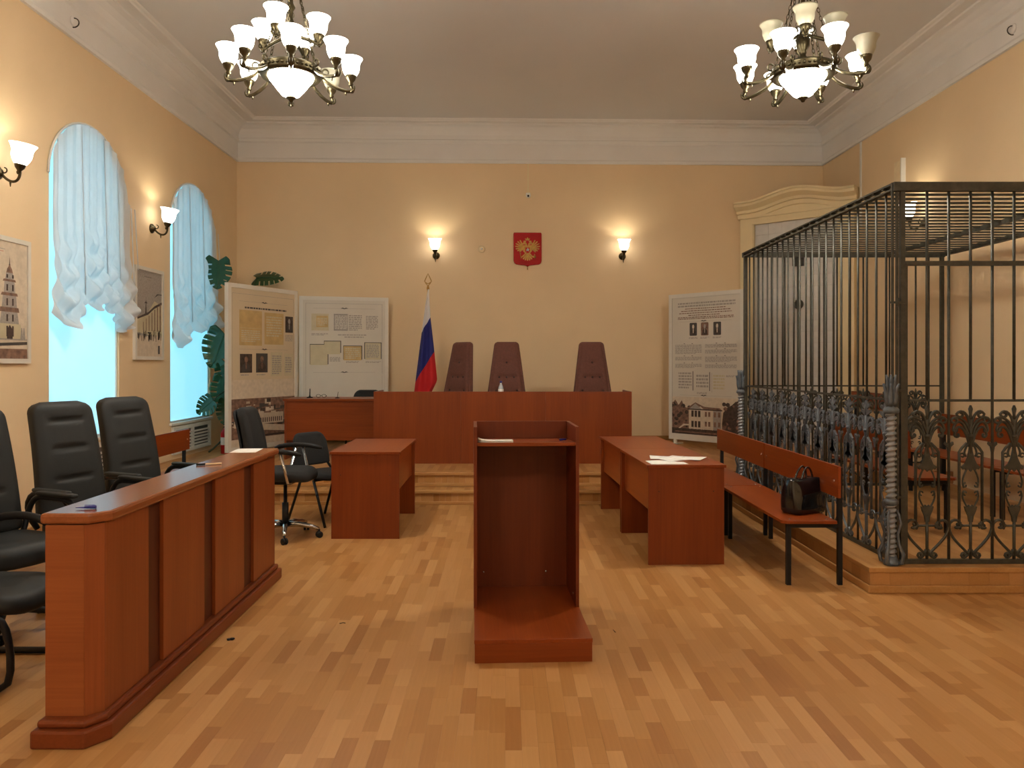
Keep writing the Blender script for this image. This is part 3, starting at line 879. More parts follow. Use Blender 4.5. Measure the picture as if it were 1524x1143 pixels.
for sx in (-1, 1):
    mb = MB(); mb.tube([(sx*.035+.026*math.cos(a), 0, .025+.02*math.sin(a)) for a in [2*PI*k/14 for k in range(14)]], .003, 5, closed=True); mb.build('rim', M['plastic'], t)
    mb = MB(); mb.tube([(sx*.062,0,.028),(sx*.066,.07,.026),(sx*.060,.12,.012)], .003, 5); mb.build('temple', M['plastic'], t)
mb = MB(); mb.tube([(-.010,0,.03),(0,0,.034),(.010,0,.03)], .003, 5); mb.build('bridge', M['plastic'], t)
t = thing('desk_pen', 'thin dark pen standing upright on the clerk desk right of the glasses', 'pen', ((502-VPX)/F*9.9, 9.9, zt))
mb = MB(); mb.lathe([(0,0),(.03,0),(.03,.008),(.008,.014),(0,.014)], 12); mb.build('base', M['plastic'], t)
mb = MB(); mb.tube([(0,0,.01),(.012,0,.08)], [.004,.003], 6); mb.build('pen', M['brass'], t)

# ---- slatless benches: seat board, back board, black square legs
def make_bench(label, loc, rz):
    t = thing('bench', label, 'bench', loc, rz)
    L = 1.5
    mb = MB(); mb.slab([(0,.03),(.03,0),(.37,0),(.37,L),(.03,L),(0,L-.03)], .425, .447); mb.build('seat', M['cherry_y'], t, bevel=.003)
    mb = MB(); mb.box(.375, .395, 0, L, .60, .815); mb.build('backrest', M['cherry_y'], t, bevel=.002)
    lf = MB(); lf.bar((.06,0,0),(.06,0,.424), .03); lm = lf.mesh('leg', M['plastic'])
    rf = MB(); rf.bar((.41,0,0),(.41,0,.80), .03); rm = rf.mesh('leg', M['plastic'])
    cb = MB(); cb.bar((.075,0,.405),(.395,0,.405), .028); cm = cb.mesh('crossbar', M['plastic'])
    bo = MB(); bo.lathe([(0,0),(.009,0),(.007,.004),(0,.005)], 8); bo = bo.mesh('bolt', M['chrome'])
    for y in (.06, L-.06):
        link('leg', lm, t, loc=(0,y,0)); link('leg', rm, t, loc=(0,y,0)); link('crossbar', cm, t, loc=(0,y,0))
        link('bolt', bo, t, loc=(.07,y,.447)); link('bolt', bo, t, loc=(.32,y,.447))
        link('bolt', bo, t, loc=(.375,y,.71), rot=(0,-PI/2,0))
    return t
b0 = make_bench('cherry bench outside the cage with a black bag on its seat', (1.86, 5.22, 0), 0)
dup(b0, 'cherry bench outside the cage behind the one with the bag', (1.86, 6.735, 0))
dup(b0, 'cherry bench along the left wall behind the black office chairs, near the far window', (-3.0, 8.21, 0), PI)
dup(b0, 'cherry bench inside the cage along the right wall, farther one', (4.20, 6.72, CPZ+.0005))
dup(b0, 'cherry bench inside the cage along the right wall, nearer one at the picture edge', (4.20, 5.21, CPZ+.0005))
dup(b0, 'short-looking cherry bench in the middle of the cage, seen end on', (3.54, 7.56, CPZ+.0005), PI)
dup(b0, 'dark cherry bench behind the cage along right wall on the dais', (4.50, 9.45, DZ+.001))

# ---- black bag on the bench
bag = thing('handbag', 'black patent leather handbag with two handles on the near bench', 'bag', (2.12, 5.53, .4475), math.radians(28))
mb = MB(); rings = []
for k in range(13):
    v = k/12
    hw = .155 - .012*v + .012*math.sin(v*PI); hd = .085*(1-.55*v) + .012*math.sin(v*PI*1.0)
    if k == 0: hw, hd = .145, .075
    rg = []
    for j in range(36):
        a = 2*PI*j/36; c, s2 = math.cos(a), math.sin(a)
        x = hw*math.copysign(abs(c)**.32, c); y = hd*math.copysign(abs(s2)**.35, s2)
        dent = .010*math.sin(9*x*6+v*5)*v + .008*math.sin(17*x*4-3*v)
        rg.append((x, y+dent*(.3+.7*v), .25*v - .02*v*v*(1 if abs(x) < .08 else .2) + .006*math.sin(x*30)*v))
    rings.append(rg)
mb.loft(rings); mb.build('bag_body', M['bag'], bag)
mb = MB(); mb.tube([(-.145,0,.238),(-.07,.004,.224),(.0,-.003,.222),(.07,.003,.224),(.145,0,.238)], .007, 6); mb.build('zip_edge', M['bag'], bag)
for yy, tl in ((-.03, .0), (.03, .03)):
    mb = MB(); mb.tube(bez([(-.06,yy,.19),(-.055,yy,.27),(-.02+tl,yy,.36),(.03+tl,yy,.36),(.06,yy,.28),(.065,yy,.19)], 12), .0075, 6); mb.build('handle', M['bag'], bag)
mb = MB(); mb.box(-.13,.13,-.06,.06,-.0005,.004); mb.build('base', M['bag'], bag)

# ---- executive office chairs
def star_base(t, metal, z0=.0, R_=.30, rot0=.3):
    for k in range(5):
        a = rot0 + 2*PI*k/5
        d = Vector((math.cos(a), math.sin(a), 0))
        mb = MB(); mb.tube([d*.03+Vector((0,0,.115)), d*.12+Vector((0,0,.115)), d*(R_-.06)+Vector((0,0,.095)), d*R_+Vector((0,0,.075))], [.026,.024,.018,.014], 8)
        b = mb.build('base_arm', metal, t)
        mb = MB(); Rm = Matrix.Rotation(a+.7, 3, 'Z') @ Matrix.Rotation(PI/2, 3, 'X')
        for off in (-.014, .014):
            c = d*R_ + (Rm @ Vector((0,0,off))) + Vector((0,0,.028))
            mb.lathe([(0,-.010),(.022,-.010),(.028,-.005),(.028,.005),(.022,.010),(0,.010)], 14, c=c, R=Rm)
        mb.tube([d*R_+Vector((0,0,.03)), d*R_+Vector((0,0,.075))], .008, 6)
        mb.build('caster', M['plastic'], b)
def backpad(mb, hw0, hw1, z0, z1, th, lean, y0=0, dents=(), dw=.12, taper_top=.10, curve=.04):
    K, N = 44, 40; rings = []
    for k in range(K+1):
        v = k/K; z = z0+(z1-z0)*v
        hw = hw0+(hw1-hw0)*v
        e = min(1, v/.05, (1-v)/taper_top)
        f = math.sqrt(max(.02, 1-(1-max(0,e))**2))
        hw *= (.55+.45*f); t2 = th/2*(.25+.75*min(1, math.sqrt(max(.01, min(1, v/.04, (1-v)/.04)))))
        cy = y0+lean*v - curve*math.sin(PI*v*1.0)*.5
        rg = []
        for j in range(N):
            a = 2*PI*j/N; c, s2 = math.cos(a), math.sin(a)
            x = hw*math.copysign(abs(c)**.42, c); y = t2*math.copysign(abs(s2)**.55, s2)
            if s2 < 0:
                for dv in dents:
                    y += .036*math.exp(-((v-dv)/.016)**2)*max(0, min(1, (dw-abs(x))/.03)) 
                y += .010*math.exp(-((abs(x)-dw-.01)/.012)**2)*(1 if .08 < v < .9 else 0)
            rg.append((x, cy+y, z))
        rings.append(rg)
    return mb.loft(rings)
def make_exec(label, loc, rz, group):
    t = thing('office_chair', label, 'chair', loc, rz, group)
    mb = MB(); backpad(mb, .240, .212, .50, 1.255, .105, .15, .20, (.34,.60,.84), .115); mb.build('backrest', M['leather'], t)
    mb = MB(); mb.pad(-.25,.25,-.28,.24,.40,.52,.045,4, fn=lambda p: (p[0], p[1], p[2]-.02*(max(0,-p[1]-.15)/.13)**2)); mb.build('seat', M['leather'], t)
    mb = MB(); mb.box(-.13,.13,-.1,.16,.355,.40); mb.tube([(0,.1,.38),(0,.26,.39),(0,.30,.55)], .025, 6); mb.build('mechanism', M['plastic'], t)
    mb = MB(); mb.lathe([(.03,.09),(.03,.24),(.018,.24),(.018,.36)], 12); mb.build('column', M['plastic'], t)
    for sx in (-1, 1):
        mb = MB(); mb.tube(bez([(sx*.24,.20,.46),(sx*.31,.24,.58),(sx*.30,.22,.70),(sx*.30,.10,.70)], 7) + bez([(sx*.30,.0,.70),(sx*.30,-.16,.70),(sx*.31,-.24,.69),(sx*.29,-.18,.56),(sx*.24,-.10,.43)], 9), .018, 8)
        a = mb.build('armrest', M['plastic'], t)
        mb = MB(); mb.pad(sx*.30-.03, sx*.30+.03, -.2, .14, .71, .735, .011, 5, 20); mb.build('arm_pad', M['leather'], a)
    star_base(t, M['plastic'])
    return t
G = 'black high-backed chairs behind the barrier desk'
RZC = math.radians(64)
e0 = make_exec('black high-backed office chair behind the barrier desk, middle one in front of near window', (-2.70, 5.04, 0), RZC, G)
dup(e0, 'black high-backed office chair behind the barrier desk, farthest of the three, beside the window frame', (-2.63, 5.76, 0), math.radians(66), G)
dup(e0, 'black high-backed office chair cut off by the left picture edge, nearest of the three', (-2.86, 4.385, 0), math.radians(66), G)

# ---- cantilever visitor chair at the left edge
vc = thing('cantilever_chair', 'black padded cantilever visitor chair with looped arms cut off at left edge', 'chair', (-2.55, 3.79, 0), math.radians(90))
mb = MB(); mb.pad(-.25,.25,-.29,.25,.345,.435,.042,3.2, fn=lambda p: (p[0], p[1], p[2]-.03*(max(0,-p[1]-.12)/.15)**2+.02*(p[1]<-.2)*0)); mb.build('seat', M['leather'], vc)
mb = MB(); backpad(mb, .23, .22, .52, 1.0, .08, .10, .24, (.4,.7), .11); mb.build('backrest', M['leather'], vc)
for sx in (-1, 1):
    fr = [(sx*.24,.30,.95),(sx*.24,.27,.55)] + bez([(sx*.24,.26,.46),(sx*.24,.24,.34),(sx*.24,.15,.345),(sx*.24,-.10,.345)],5) + bez([(sx*.24,-.16,.345),(sx*.24,-.24,.34),(sx*.24,-.25,.33),(sx*.24,-.27,.20),(sx*.24,-.30,.02),(sx*.24,-.22,.018)],8) + [(sx*.24,.22,.018)]
    mb = MB(); mb.tube(fr, .017, 8); mb.build('frame', M['plastic'], vc)
    mb = MB(); mb.tube(bez([(sx*.27,.26,.62),(sx*.28,.20,.72),(sx*.28,.0,.74),(sx*.28,-.22,.76),(sx*.28,-.24,.55),(sx*.26,-.18,.42)],14), .022, 8); mb.build('armrest', M['plastic'], vc)
mb = MB(); mb.tube([(-.24,.22,.018),(.24,.22,.018)], .017, 8); mb.build('floor_bar', M['plastic'], vc)
mb = MB(); mb.tube([(-.24,.1,.335),(.24,.1,.335)], .014, 8); mb.build('seat_bar', M['plastic'], vc)

# ---- swivel chair with chrome base
sc = thing('swivel_chair', 'black swivel chair with chrome arms and base at the far end of the barrier desk', 'chair', (-1.93, 6.72, 0), math.radians(86))
mb = MB(); backpad(mb, .21, .17, .60, 1.13, .085, .10, .25, (), .1, .16); mb.build('backrest', M['fabric'], sc)
mb = MB(); backpad(mb, .20, .16, .62, 1.11, .035, .10, .305, (), .1, .16); mb.build('back_shell', M['plastic'], sc)
mb = MB(); mb.pad(-.24,.24,-.25,.23,.51,.60,.04,4, fn=lambda p: (p[0], p[1], p[2]-.03*(max(0,-p[1]-.13)/.12)**2)); mb.build('seat', M['fabric'], sc)
mb = MB(); mb.lathe([(.028,.09),(.028,.30),(.016,.30),(.016,.47)], 12); mb.box(-.1,.1,-.08,.12,.47,.51); mb.tube([(0,.1,.49),(0,.30,.50),(0,.33,.70)], .02, 6); mb.build('column', M['plastic'], sc)
for sx in (-1, 1):
    mb = MB(); mb.tube([(sx*.2,.06,.50),(sx*.27,.06,.51),(sx*.28,-.0,.755)], .013, 8); mb.tube([(sx*.2,-.12,.50),(sx*.27,-.12,.51),(sx*.28,-.06,.755)], .013, 8); a = mb.build('armrest', M['chrome'], sc)
    mb = MB(); mb.tube(bez([(sx*.28,.20,.74),(sx*.28,.1,.785),(sx*.28,-.1,.785),(sx*.28,-.24,.745)], 8), [.012]+[.022]*7+[.012], 8); mb.build('arm_pad', M['plastic'], a)
star_base(sc, M['chrome'], rot0=.95)

# ---- stacking chairs
def make_stack(label, loc, rz):
    t = thing('stacking_chair', label, 'chair', loc, rz)
    mb = MB(); backpad(mb, .215, .185, .52, .835, .05, .06, .20, (), .1, .30, .03); mb.build('backrest', M['fabric'], t)
    mb = MB(); mb.pad(-.225,.225,-.23,.19,.425,.485,.028,3.6, fn=lambda p: (p[0], p[1], p[2]-.02*(max(0,-p[1]-.12)/.11)**2)); mb.build('seat', M['fabric'], t)
    for sx in (-1, 1):
        mb = MB(); mb.tube([(sx*.20,-.08,.42),(sx*.215,-.27,0)], .013, 8); mb.build('leg', M['plastic'], t)
        mb = MB(); mb.tube([(sx*.17,.245,.78),(sx*.18,.215,.56),(sx*.20,.10,.42),(sx*.22,.28,.0)], .013, 8); mb.build('leg', M['plastic'], t)
    mb = MB(); mb.tube([(-.20,-.08,.412),(.20,-.08,.412)], .011, 6); mb.tube([(-.20,.1,.412),(.20,.1,.412)], .011, 6); mb.build('seat_bar', M['plastic'], t)
    return t
s0 = make_stack('black padded chair with thin black legs pushed up to the left table', (-1.75, 7.42, 0), math.radians(52))
dup(s0, 'black padded chair behind the clerk desk, only its rounded top showing', (-1.96, 10.6, DZ+.001), 0)

# ---- judges chairs
def make_judge(label, loc, rz):
    t = thing('judges_chair', label, 'chair', loc, rz, 'high-backed chairs behind the judges bench')
    hw0, hw1, z0, z1 = .30, .165, .50, 1.50
    K, N = 64, 96; rings = []
    tufts = [(x, z) for z, xs in ((1.22,(0,)),(1.02,(-.1,0,.1)),(.84,(-.14,-.05,.05,.14)),(.68,(-.16,0,.16))) for x in xs]
    for k in range(K+1):
        v = k/K; z = z0+(z1-z0)*v
        e = min(1, (1-v)/.05); f = math.sqrt(max(.0, 1-(1-e)**2))
        hw = (hw0+(hw1-hw0)*v)*(.78+.22*f); th = .055*(.4+.6*f)
        rg = []
        for j in range(N):
            a = 2*PI*j/N; c, s2 = math.cos(a), math.sin(a)
            x = hw*math.copysign(abs(c)**.4, c); y = th*math.copysign(abs(s2)**.5, s2)
            if s2 < 0:
                for tx, tz in tufts: y += .026*math.exp(-((x-tx)**2+(z-tz)**2)/.0010)
                y += .012*math.exp(-((abs(x)-hw*.86)/.012)**2)
            rg.append((x, .22+.14*v+y, z))
        rings.append(rg)
    mb = MB(); mb.loft(rings); b = mb.build('backrest', M['brown'], t)
    bt = MB(); bt.ball((0,0,0), .015, 8, sc=(1,.6,1)); bt = bt.mesh('button', M['button'])
    for tx, tz in tufts: link('button', bt, b, loc=(tx, .22+.14*(tz-z0)/(z1-z0)-.034, tz))
    mb = MB(); mb.pad(-.27,.27,-.26,.22,.40,.52,.045,4); mb.build('seat', M['brown'], t)
    for sx in (-1, 1):
        mb = MB(); mb.pad(sx*.30-.03,sx*.30+.03,-.2,.22,.62,.68,.02,4,20); mb.box(sx*.30-.018,sx*.30+.018,-.1,.1,.45,.622); mb.build('armrest', M['brown'], t)
    mb = MB(); mb.lathe([(.03,.1),(.03,.40)], 12); mb.build('column', M['plastic'], t)
    star_base(t, M['plastic'])
    return t
j0 = make_judge('brown tufted high-backed chair behind the bottle on the judges bench', ((754-VPX)/F*10.5, 10.22, DZ+.001), 0)
dup(j0, 'brown tufted high-backed chair turned aside next to the flag', ((684-VPX)/F*10.7-.19, 10.40, DZ+.001), math.radians(-42))
dup(j0, 'brown tufted high-backed chair at the right end of the judges bench', ((883-VPX)/F*10.5, 10.22, DZ+.001), math.radians(3))

# ================================================================== LAMPS
def bell(r0, r1, h, thick=.004, n=14):
    out = []
    for i in range(n+1):
        v = i/n
        r = r0 + (r1-r0)*(.62*math.sin(v*PI*.5)**.9 + .0) if v < .78 else None
        s_ = math.sin(min(v,.8)/.8*PI*.5)
        r = r0 + (r1*.80-r0)*s_
        if v > .7: r += r1*.20*((v-.7)/.3)**1.5
        out.append((r, h*v))
    out = []
    for i in range(n+1):
        v = i/n
        r = r0 + (r1*.74-r0)*math.sin(min(1, v/.55)*PI*.5)**.8
        if v > .62: r += r1*.26*((v-.62)/.38)**1.7
        out.append((r, h*v))
    inner = [(max(.002, r-thick), z) for r, z in reversed(out)]
    return out + inner
SH = MB(); SH.lathe([(.002,0)] + bell(.032, .094, .150), 24, caps=False)
shade_lit, shade_off = SH.mesh('glass_shade', M['lit']), SH.mesh('glass_shade', M['glass'])
CUP = MB(); CUP.lathe([(.012,-.075),(.02,-.06),(.016,-.045),(.036,-.02),(.042,.0),(.045,.016),(.038,.018),(.02,.005)], 14)
def arm_mesh(r0, z0, r1, z1, dip):
    mb = MB()
    rm = (r0+r1)/2
    pts = bez([(r0,0,z0),(r0+(r1-r0)*.15,0,z0-dip*1.6),(r1+.05,0,z0-dip*2.2),(r1+.02,0,z1-.12),(r1,0,z1-.06)], 16)
    mb.tube(pts, [.012]*3+[.0145]*11+[.012]*3, 7)
    # curl where the arm leaves the body, and leaf on the outer bend
    mb.tube([(r0+.03+.025*math.cos(a)*(1-.1*a/PI), 0, z0+.03+.025*math.sin(a)*(1-.1*a/PI)) for a in [-PI*.6+i*PI*1.7/12 for i in range(13)]], .007, 6)
    k = pts[10]
    for q in (-1, 1):
        mb.tube(bez([k, (k[0]+.02, q*.02, k[2]-.015), (k[0]+.045, q*.025, k[2]+.02), (k[0]+.03, q*.01, k[2]+.05)], 6), [.008,.010,.010,.008,.007,.005,.003], 5)
    mb.tube([(pts[8][0],0,pts[8][2]),(pts[8][0],0,pts[8][2]-.035)], [.010,.004], 6)
    o = len(mb.v)
    c = MB(); c.v = list(CUP.v); c.f = list(CUP.f); c.m = list(CUP.m); c.s = list(CUP.s)
    c.xf(Matrix.Translation((r1, 0, z1)))
    mb.add(c.v, c.f, 0, True)
    return mb.mesh('arm', M['brass'])
def make_chandelier(label, loc, rot, rot_up, unlit, unlit_up):
    t = thing('chandelier', label, 'chandelier', loc, 0, 'brass chandeliers with bell glass shades')
    T = -1.65
    mb = MB(); mb.lathe([(0,T),(.012,T+.004),(.02,T+.02),(.035,T+.03),(.04,T+.04),(.03,T+.045),(0,T+.045)], 16); mb.build('finial', M['brass'], t)
    mb = MB(); mb.lathe([(.03,T+.042),(.07,T+.058),(.105,T+.098),(.14,T+.145),(.168,T+.178),(.178,T+.20),(.165,T+.20),(.02,T+.05)], 32); mb.build('glass_bowl', M['bowl'], t)
    mb = MB(); mb.lathe([(.179,T+.20),(.225,T+.192),(.245,T+.215),(.235,T+.235),(.25,T+.25),(.24,T+.27),(.20,T+.275),(.185,T+.25),(.19,T+.205)], 40)
    for k in range(40):
        a = 2*PI*k/40; mb.ball((.243*math.cos(a), .243*math.sin(a), T+.234), .012, 6)
    r_ = mb.build('ring', M['brass'], t)
    mb = MB(); mb.lathe([(.03,T+.24),(.19,T+.255),(.19,T+.27),(.03,T+.27)], 32); mb.build('ring_plate', M['brass'], t)
    mb = MB(); mb.lathe([(.03,T+.27),(.045,T+.30),(.04,T+.34),(.022,T+.37),(.03,T+.40),(.05,T+.44),(.052,T+.50),(.03,T+.54),(.02,T+.58),(.034,T+.60),(.03,T+.63),(.015,T+.66),(.018,T+.72),(.035,T+.75),(.02,T+.78),(.012,T+.85),(.012,T+.98),(.04,T+1.0),(.05,T+1.03),(.03,T+1.06),(.012,T+1.10),(.012,-.07),(0,-.07)], 16); mb.build('stem', M['brass'], t)
    mb = MB(); mb.lathe([(.0,-.10),(.03,-.095),(.07,-.05),(.09,-.02),(.09,0),(0,0)], 24); mb.build('canopy', M['brass'], t)
    for k in range(6):
        a = rot + PI/8 + 2*PI*k/6
        p0, p1 = Vector((.225*math.cos(a), .225*math.sin(a), T+.27)), Vector((.03*math.cos(a), .03*math.sin(a), T+1.03))
        mb = MB(); n = 22
        for i in range(n):
            c = p0.lerp(p1, (i+.5)/n); d = (p1-p0)/n*.62
            side = Vector((-math.sin(a), math.cos(a), 0)) if i % 2 else (p1-p0).normalized().cross(Vector((-math.sin(a), math.cos(a), 0)))
            mb.tube([c + d*math.cos(q) + side*.010*math.sin(q) for q in [2*PI*w/8 for w in range(8)]], .0032, 4, closed=True)
        mb.build('chain', M['brass'], t)
    ZL, ZU, RL = T+.245, T+.50, .465
    lo, up = arm_mesh(.235, T+.235, RL, ZL, .06), arm_mesh(.03, T+.54, .235, ZU, .03)
    for k in range(8):
        a = rot - PI/2 + 2*PI*k/8
        am = link('arm', lo, t, rot=(0,0,a))
        off = k in unlit
        link('glass_shade', shade_off if off else shade_lit, am, loc=(RL,0,ZL), label='unlit cream glass shade' if off else None)
    for k in range(4):
        a = rot_up - PI/2 + 2*PI*k/4
        am = link('arm', up, t, rot=(0,0,a))
        off = k in unlit_up
        link('glass_shade', shade_off if off else shade_lit, am, loc=(.235,0,ZU), label='unlit cream glass shade' if off else None)
    return t
DCH = 6.1
make_chandelier('brass chandelier hanging over the left of the room with nearly all shades lit', ((433-VPX)/F*DCH, DCH, ZC), math.radians(15.7), math.radians(-12), {3}, set())
make_chandelier('brass chandelier hanging over the cage side with four dark unlit shades', ((1195-VPX)/F*DCH, DCH, ZC), math.radians(7), math.radians(-17), {1}, {0,1,3})

# extra unseen pair of chandeliers, added behind the camera to light the near floor
make_chandelier('unseen brass chandelier added behind the camera for light, window side', (-1.71, -.4, ZC), 0, .3, set(), set())
make_chandelier('unseen brass chandelier added behind the camera for light, cage side', (2.33, -.4, ZC), .4, .1, set(), set())
SW_ = MB(); SW_.lathe([(.002,0)] + bell(.035, .105, .175), 24, caps=False)
sconce_shade = SW_.mesh('glass_shade', M['sconce'])
scup = MB(); scup.v, scup.f, scup.m, scup.s = list(CUP.v), list(CUP.f), list(CUP.m), list(CUP.s)
def make_sconce(label, wall_pt, rz, tilt=.10):
    """local: wall is at y=0, room towards -y"""
    t = thing('wall_lamp', label, 'lamp', wall_pt, rz, 'brass wall lamps with white glass shades')
    mb = MB(); mb.lathe([(0,0),(.058,0),(.055,.015),(.035,.025),(.03,.04),(.012,.05),(0,.05)], 18, R=Matrix.Rotation(PI/2,3,'X')); mb.build('wall_rose', M['brass'], t)
    mb = MB(); mb.tube(bez([(0,-.03,0),(0,-.10,-.10),(0,-.19,-.10),(0,-.19,.01)], 12), .011, 8)
    mb.tube([(0,-.06-.022*math.sin(a), .02+.022*math.cos(a)) for a in [i*PI*1.6/10 for i in range(11)]], .006, 6)
    mb.tube([(0,-.11,-.075),(0,-.11,-.115)], [.009,.003], 6)
    a = mb.build('arm', M['brass'], t)
    mb = MB(); mb.v, mb.f, mb.m, mb.s = list(CUP.v), list(CUP.f), list(CUP.m), list(CUP.s)
    mb.build('cup', M['brass'], t, loc=(0,-.19,.06), rot=(tilt,0,0))
    link('glass_shade', sconce_shade, t, loc=(0,-.19,.06), rot=(tilt,0,0))
    ld = bpy.data.lights.new('bulb', 'POINT'); ld.energy = SCONCE_W; ld.color = SCONCE_COL; ld.shadow_soft_size = .007
    lo = bpy.data.objects.new('bulb', ld); COL.objects.link(lo); lo.parent = t; lo.location = (0,-.19-.0,.06+.125)
for px, nm in ((648, 'left of the red shield above the flag'), (929, 'right of the red shield')):
    x = (px-VPX)/F*11.95
    make_sconce('lit brass wall lamp on the back wall ' + nm, (x, yback(x), 3.19), 0)
make_sconce('lit brass wall lamp on the left wall before the near window, at picture edge', (XL, 6.36, 3.08), PI/2, .16)
make_sconce('lit brass wall lamp on the left wall between the two windows', (XL, 9.12, 3.10), PI/2, .16)
make_sconce('lit brass wall lamp on the right wall seen through the cage roof', (XR, 9.25, 3.19), -PI/2, .12)

# ================================================================== CURTAINS
def curtain(label, y0, y1, swags, top_c, top_r, seed):
    t = thing('curtain', label, 'curtain', (XL, 0, 0))
    rn = random.Random(seed)
    def zb(y):
        # piecewise scallops: (y centre, half width, bottom z)
        best = 9
        for c, w, z in swags:
            d = abs(y-c)/w
            if d < 1.25: best = min(best, z + .20*d**2)
        return best if best < 9 else swags[0][2]+.4
    def zt(y):
        d = (y-top_c)/top_r
        return SPR + (ATOP-SPR-.01)*math.sqrt(max(0, 1-min(1, d*d)))
    ph = [rn.uniform(0, 6) for _ in range(6)]
    def fn(u, v):
        y = y0 + (y1-y0)*u
        a, b = zt(y), zb(y)
        z = a + (b-a)*v
        x = .035 + .012*math.sin(y*46+ph[0]) + .008*math.sin(y*83+ph[1])*(1-v*.5)
        if v > .45:
            w = (v-.45)/.55
            for c, hw, zz in swags:
                d = (y-c)/hw
                if abs(d) < 1.15:
                    q = z - zz - .30*abs(d)**2
                    x += w*(1-abs(d)/1.15)*(.075*math.sin(q*26+ph[2]+c*3)+.08)
            x += .015*w*math.sin(y*23+z*11+ph[3])
        yy = y + .03*v*v*math.sin(z*7+ph[4])
        return (max(.006, x), yy, z)
    mb = MB(); mb.grid(fn, 110, 110)
    mb.build('sheer', M['curtain'], t)
    # pull cords gathering the swags
    for c, hw, zz in swags:
        mb = MB(); mb.tube([(.05, c+hw*.9, zt(min(y1-.05,max(y0+.05,c+hw*.9)))-.03), (.09, c+hw*.9, zz+.35)], .006, 5); mb.build('gather_tape', M['curtain'], t)
    mb = MB(); n = 20
    mb.tube([(.02, top_c-top_r*math.cos(PI*i/n), SPR+(ATOP-SPR)*math.sin(PI*i/n)+.005) for i in range(n+1)], .012, 6); mb.build('curtain_rail', M['white'], t)
curtain('white gathered sheer curtain over the near window behind the office chairs', 7.08, 8.56, [(7.30,.26,1.83),(7.74,.24,2.03),(8.06,.18,2.02),(8.33,.22,1.84),(8.50,.12,2.20)], 7.76, .72, 1)
curtain('white gathered sheer curtain over the far window beside the plant', 9.60, 11.05, [(9.86,.26,1.70),(10.32,.22,1.91),(10.75,.26,1.86),(10.98,.12,2.3)], 10.30, .72, 2)

# ================================================================== RADIATOR GRILLES
def grille(label, y0, y1, z0, z1):
    t = thing('radiator_grille', label, 'grille', (XL, y0, z0))
    W, H = y1-y0, z1-z0
    mb = MB()
    for a, b, c, d in ((0,W,0,.05),(0,W,H-.05,H),(0,.06,.0505,H-.0505),(W-.06,W,.0505,H-.0505),(W/2-.03,W/2+.03,.0505,H-.0505)):
        mb.box(0,.03,a,b,c,d)
    mb.build('frame', M['white'], t)
    mb = MB(); mb.box(.001,.004,.05,W-.05,.05,H-.05); mb.build('recess_shade', M['ink'], t)  # thin dark sheet, paints the shade behind the slats
    sm_ = MB(); sm_.box(.008,.026,.06,W/2-.03,0,.022); sm_ = sm_.mesh('slat', M['white'])
    n = int((H-.12)/.042)
    for i in range(n):
        for o in (0, W/2-.03):
            link('slat', sm_, t, loc=(0,o,.066+i*.042))
grille('white slatted radiator grille under the near window', 7.12, 8.22, .09, .70)
grille('white slatted radiator grille under the far window by the plant', 9.66, 10.88, DZ+.06, .71)

